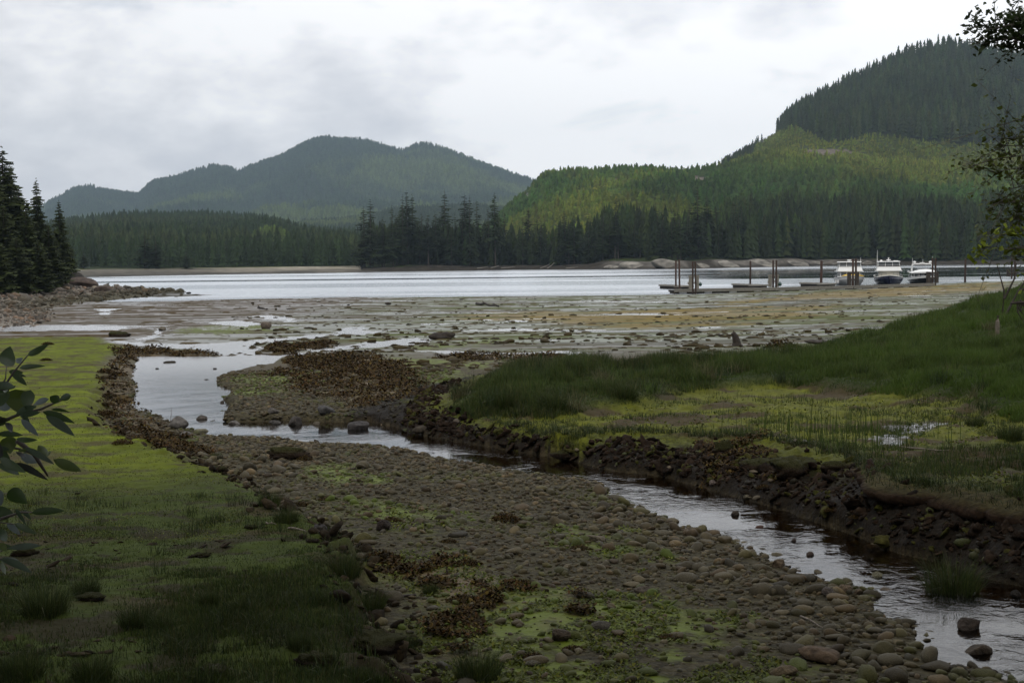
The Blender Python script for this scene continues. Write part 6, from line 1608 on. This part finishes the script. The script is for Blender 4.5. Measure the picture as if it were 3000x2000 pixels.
# ------------------------------------------------------------------ broadleaf shrub close by on the left
leaf_m = attrmat('alder_leaf', 0.38, 30.0, 0.15, spec=0.5, trans=0.25)
twig_m = simple('alder_twig', (0.045, 0.035, 0.028), 0.7, nscale=30)
def leaf_geo(a, b, w, D0, D1, tw, fold=.25, droop=.12):
    A = Vector(WD(a[0], a[1], D0)); B = Vector(WD(b[0], b[1], D1)); ax = B - A; L = ax.length; ax.normalize()
    view = (A + B) * .5 - Vector((0, 0, CAMZ)); view.normalize()
    side = ax.cross(view).normalized(); nrm = side.cross(ax).normalized()
    side = (side * math.cos(tw) + nrm * math.sin(tw)); nrm = side.cross(ax).normalized(); wd = 1.12 * w / F * (D0 + D1) * .25
    V = []; Fq = []; n = 8
    for k in range(n + 1):
        t = k / n; ww = wd * (math.sin(math.pi * min(1, t ** .8)) ** .75) * (1 - .15 * t) + (.0004 if k in (0, n) else 0)
        c = A + ax * L * t + Vector((0, 0, -1)) * droop * L * t * t + nrm * .05 * L * math.sin(t * 4)
        for s_, f in ((-1, 1), (0, 0), (1, 1)): V.append(c + side * s_ * ww * f + nrm * fold * ww * f * (1 + .2 * math.sin(k * 2.3)))
    for k in range(n):
        for j in range(2): i = k * 3 + j; Fq.append((i, i + 1, i + 4, i + 3))
    return V, Fq
LF = [((21,1073),(29,1010),46,0),((81,1041),(143,1003),20,0),((57,1078),(130,1066),15,0),((26,1089),(68,1089),16,0),((48,1062),(66,1046),16,1),((-20,1130),(48,1127),24,0),((45,1140),(52,1203),72,2),((90,1142),(75,1195),40,0),
 ((143,1168),(97,1183),18,1),((174,1178),(146,1158),26,0),((174,1170),(210,1152),20,0),((125,1206),(219,1232),22,0),((134,1218),(220,1270),26,3),((62,1228),(112,1272),20,1),((150,1199),(205,1203),10,0),((48,1286),(109,1285),17,0),((-10,1272),(69,1268),18,0),
 ((24,1278),(30,1325),46,2),((72,1311),(160,1353),18,3),((156,1345),(240,1374),30,2),((112,1304),(140,1332),24,2),((43,1356),(141,1398),20,4),((60,1330),(110,1352),26,1),((0,1342),(74,1378),28,0),((-10,1360),(60,1382),24,0),((24,1438),(79,1468),42,0),((91,1502),(191,1488),22,0),((-20,1505),(40,1500),40,0),
 ((43,1533),(108,1559),18,0),((19,1531),(60,1562),18,1),((24,1605),(124,1588),19,3),((5,1638),(96,1670),22,3),((-10,1550),(22,1580),26,0),((0,1590),(20,1612),18,2),((-30,1180),(30,1150),40,0),((-30,1240),(20,1225),34,0),((-40,1310),(10,1330),50,4),((0,1200),(40,1170),26,1),((-30,1460),(10,1440),60,1)]
lc = [(0.030, 0.055, 0.014), (0.10, 0.125, 0.12), (0.050, 0.075, 0.010), (0.045, 0.068, 0.040), (0.010, 0.012, 0.008)]  # second tone paints the sky's bluish sheen onto the pale leaves
_r = random.Random(4)
for _ in range(26):
    bx = _r.choice([(0, 1236), (60, 1212), (120, 1198), (0, 1150), (40, 1090), (0, 1305), (60, 1315), (120, 1345), (0, 1520), (60, 1500), (0, 1640), (-20, 1420), (-10, 1590)]); ang = _r.uniform(-1.2, 1.2); L_ = _r.uniform(22, 62)
    LF.append(((bx[0] + _r.uniform(-15, 15), bx[1] + _r.uniform(-10, 10)), (bx[0] + L_ * math.cos(ang), bx[1] + L_ * math.sin(ang)), L_ * _r.uniform(.28, .5), _r.choice([0, 0, 3, 2, 4])))
V = []; Fq = []; C = []
for i, (a, b, w, k) in enumerate(LF):
    d0 = 2.7 + .5 * ((i * .618) % 1); v, f = leaf_geo(a, b, w, d0, d0 + random.uniform(-.05, .05), random.uniform(-.35, .35), droop=.07)
    Fq += [tuple(q + len(V) for q in g) for g in f]; V += v; C += [lc[k]] * len(v)
r = empty('alder_shrub', (-1.6, 2.9, gz(-1.6, 2.9) if False else 2.0), 0, 'broad-leaved shrub reaching in from the left edge, close to the camera', 'shrub')
Vn = np.array([v[:] for v in V]) - np.array([-1.6, 2.9, 2.0]); npobj('leaves', Vn, np.array(Fq), leaf_m, parent=r, cols=np.array(C), smooth=True)
m = MB()
def br(pts, r0, D=2.95):
    q = [Vector(WD(a, b, D + .02 * k)) - Vector((-1.6, 2.9, 2.0)) for k, (a, b) in enumerate(pts)]; m.tube(q, [r0 * (1 - .7 * k / (len(q) - 1)) for k in range(len(q))], 6)
br([(-330, 1420), (-120, 1290), (0, 1236), (60, 1212), (120, 1198), (160, 1180), (205, 1162)], .006); br([(-200, 1300), (-60, 1180), (0, 1150), (40, 1090), (81, 1041)], .005); br([(-10, 1150), (16, 1110), (19, 1073)], .003)
br([(-300, 1500), (-100, 1330), (0, 1305), (60, 1315), (150, 1350)], .006); br([(-300, 1700), (-100, 1560), (0, 1520), (60, 1500), (95, 1500)], .006); br([(-200, 1700), (-60, 1620), (0, 1530), (45, 1535)], .004); br([(-200, 1780), (-60, 1640), (5, 1636)], .004); br([(-60, 1640), (24, 1605)], .003)
br([(50, 1290), (100, 1330), (125, 1370), (140, 1393)], .007)
m.tube([(0, 0, -.1), (-.15, 0, .8), (-.05, .05, 1.5), (.1, .05, 2.1)], [.03, .026, .02, .012], 8); m.tube([(-.15, 0, .8), (.2, .1, 1.3)], [.02, .01], 7); m.tube([(-.3, -.1, -.1), (-.25, 0, 1.0), (.1, 0, 1.7)], [.025, .02, .01], 7)
m.build('stems', twig_m, r, True)

# ------------------------------------------------------------------ broadleaf trees over and behind the viewer
bark_b = simple('alder_bark', (0.10, 0.09, 0.075), 0.9, nscale=9, namt=0.35, bump=0.01)
leaf2 = attrmat('alder_foliage', 0.55, 3.0, 0.25, spec=0.25, trans=0.4)
def visible(P):
    Q = P - np.array([0, 0, CAMZ]); f_ = Q @ fwd; u_ = (Q @ rt) / np.maximum(f_, .01) * F + 1500; v_ = 1000 - (Q @ up) / np.maximum(f_, .01) * F
    return (f_ > 0) & (u_ > -260) & (u_ < 3260) & (v_ > -200) & (v_ < 2200)
def broadleaf(x, y, zb, h, R, label, rs, n=3600, ls=.34):
    r = empty('alder_tree', (x, y, zb), 0, label, 'tree'); o0 = np.array([x, y, zb]); m = MB()
    bend = rs.normal(0, .25, 2); tp = [(0, 0, -.2), (bend[0] * .4, bend[1] * .4, h * .25), (bend[0], bend[1], h * .5), (bend[0] * 1.5, bend[1] * 1.5, h * .85)]
    m.tube(tp, [.24, .19, .14, .05], 10); tips = []
    for k in range(16):
        t = rs.uniform(.3, .85); a = rs.uniform(0, 6.28); L = R * rs.uniform(.6, 1.0); z0 = h * t
        p0 = Vector((bend[0] * t * 1.6, bend[1] * t * 1.6, z0)); p2 = p0 + Vector((math.cos(a) * L, math.sin(a) * L, L * rs.uniform(.15, .6))); p1 = (p0 + p2) * .5 + Vector((0, 0, .3))
        if not visible(np.array([p2[:], p1[:]]) + o0).any(): m.tube([p0, p1, p2], [.07, .045, .015], 6); tips += [p1, p2]
    m.build('trunk', bark_b, r, True)
    c = np.array([t_[:] for t_ in tips]); P = c[rs.randint(0, len(c), n)] + rs.normal(0, 1, (n, 3)) * np.array([.85, .85, .6]) * R * .24
    P = P[~visible(P + o0)]; P = P[P[:, 2] > h * .28]
    V_, F_, C_ = leafquads(P, rs.uniform(.6, 1.3, len(P)) * ls, rs, .6, np.tile((0.035, 0.055, 0.014), (len(P), 1)) * rs.uniform(.6, 1.4, (len(P), 1)), aspect=.6)
    npobj('crown', V_, F_, leaf2, parent=r, cols=C_)
rs = np.random.RandomState(33)
for x_, y_, h_, R_, n_, lab in ((-5.5, -4, 15, 6.5, 5200, 'alder tree standing behind the viewer on the left'), (2.5, -5, 16, 7, 5600, 'alder tree standing right behind the viewer'), (8.5, -1.5, 15, 6.5, 5200, 'alder tree behind the viewer on the right'),
        (-9.5, 3.5, 14, 6, 4400, 'alder tree outside the left edge over the turf'), (11.5, 7.5, 14, 6, 4600, 'alder tree outside the right edge over the bank'), (0, -13, 19, 9, 4600, 'tall tree in the wood behind the viewer'), (-14, -9, 18, 8, 3600, 'tree in the wood behind on the left'), (14, -9, 18, 8, 3600, 'tree in the wood behind on the right'), (16.5, 16, 13, 5.5, 3600, 'alder tree on the right bank outside the picture')):
    broadleaf(x_, y_, 2.0, h_, R_, lab, rs, n_)
# the tree whose boughs hang into the right edge
r = empty('alder_tree', (7.2, 12.5, 2.1), 0, 'broadleaf tree whose leafy boughs hang in from the right edge', 'tree'); o0 = Vector((7.2, 12.5, 2.1))
m = MB(); m.tube([(0, 0, -.2), (-.1, 0, 2), (-.2, 0, 4.5), (-.1, 0, 8)], [.2, .16, .12, .05], 10)
P = []; CK = []
def bough(pts, D, start_z, r0, dens, sc_, ck, spread):
    q = [Vector(WD(a, b, D)) - o0 for a, b in pts]; s0 = Vector((-.15, 0, start_z)); mid_ = (s0 + q[0]) * .5 + Vector((rs.normal(0, .15), rs.normal(0, .25), .25 + rs.normal(0, .1))); q = [s0, s0 * .5 + mid_ * .5 + Vector((0, rs.normal(0, .1), .12)), mid_, mid_ * .5 + q[0] * .5 + Vector((0, rs.normal(0, .1), .05))] + q; m.tube(q, [r0 * (1 - .85 * k / (len(q) - 1)) for k in range(len(q))], 6)
    for k in range(1, len(q) - 1):
        d = q[k + 1] - q[k]; L = d.length
        dn_ = 2.2 if k < 4 else .8
        for j in range(int(L * dens * dn_ * (1.25 if ck == 0 else .75))):
            t = rs.uniform(0, 1); c = q[k] + d * t
            tw = Vector(rs.normal(0, 1, 3)) * spread * rs.uniform(.3, 1.0) + Vector((-.4, 0, -.15)) * spread; e = c + tw; m.tube([c, e], [.005, .002], 3, False)
            for i in range(12): P.append((c + tw * (.2 + .8 * i / 11) + Vector(rs.normal(0, .035, 3)))[:]); CK.append(ck)
bough([(3200, 60), (3060, 70), (2960, 75), (2905, 85), (2850, 64)], 11, 6.2, .035, 52, 1, 0, .14)
bough([(3200, 100), (3060, 95), (2990, 110), (2920, 118), (2880, 130)], 11, 6.0, .03, 62, 1, 0, .15)
bough([(3200, 30), (3060, 40), (2990, 45), (2930, 75)], 11.2, 6.6, .03, 60, 1, 0, .15)
for k, pts in enumerate(([(3150, 330), (3060, 345), (2985, 350)], [(3150, 370), (3040, 395), (2940, 415)], [(3150, 420), (3020, 430), (2930, 425)], [(3150, 430), (3000, 455), (2880, 470)], [(3150, 460), (3000, 490), (2900, 505)], [(3150, 520), (3020, 540), (2930, 560)], [(3150, 560), (3000, 590), (2900, 600)], [(3150, 600), (3020, 640), (2920, 640)], [(3150, 640), (3040, 690), (2960, 660)], [(3150, 700), (3050, 740), (2980, 720)], [(3150, 400), (3050, 470), (2990, 500)], [(3150, 560), (3060, 610), (2990, 620)])):
    bough(pts, 11.5, 4.8 - .2 * k, .022, 42, 1, 1, .26)
bough([(3150, 650), (3030, 670), (2950, 685), (2905, 690)], 11, 3.2, .02, 30, 1, 2, .10)
bough([(3150, 700), (3030, 720), (2950, 730), (2880, 722)], 11, 3.0, .02, 36, 1, 2, .11)
bough([(3150, 760), (3040, 790), (2960, 800)], 11, 2.8, .02, 9, 1, 2, .12)
m.build('trunk', bark_b, r, True)
P = np.array(P); CK = np.array(CK); base_c = np.array([(0.028, 0.042, 0.013), (0.070, 0.088, 0.018), (0.150, 0.190, 0.018)])[CK]
V_, F_, C_ = leafquads(P, rs.uniform(.035, .065, len(P)), rs, .6, base_c * rs.uniform(.6, 1.45, (len(P), 1)), aspect=.55)
npobj('leaves', V_, F_, leaf2, parent=r, cols=C_)
# hanging dead bough at the right edge and the leaf tip at the upper left corner
m = MB()
for k in range(12):
    a = Vector(WD(2980 + random.uniform(0, 50), 884 + random.uniform(-6, 10), 10.8)); b = Vector(WD(2978 + random.uniform(0, 55), 912 + random.uniform(-10, 45), 10.8)); m.tube([a - o0, (a + b) / 2 - o0 + Vector((random.uniform(-.03, .03), 0, 0)), b - o0], [.008, .006, .003], 4)
m.tube([Vector(WD(2960, 888, 10.8)) - o0, Vector(WD(3080, 880, 10.8)) - o0, Vector((-.1, 0, 1.6))], [.01, .02, .03], 5); m.build('dead_bough', twig_m, r)
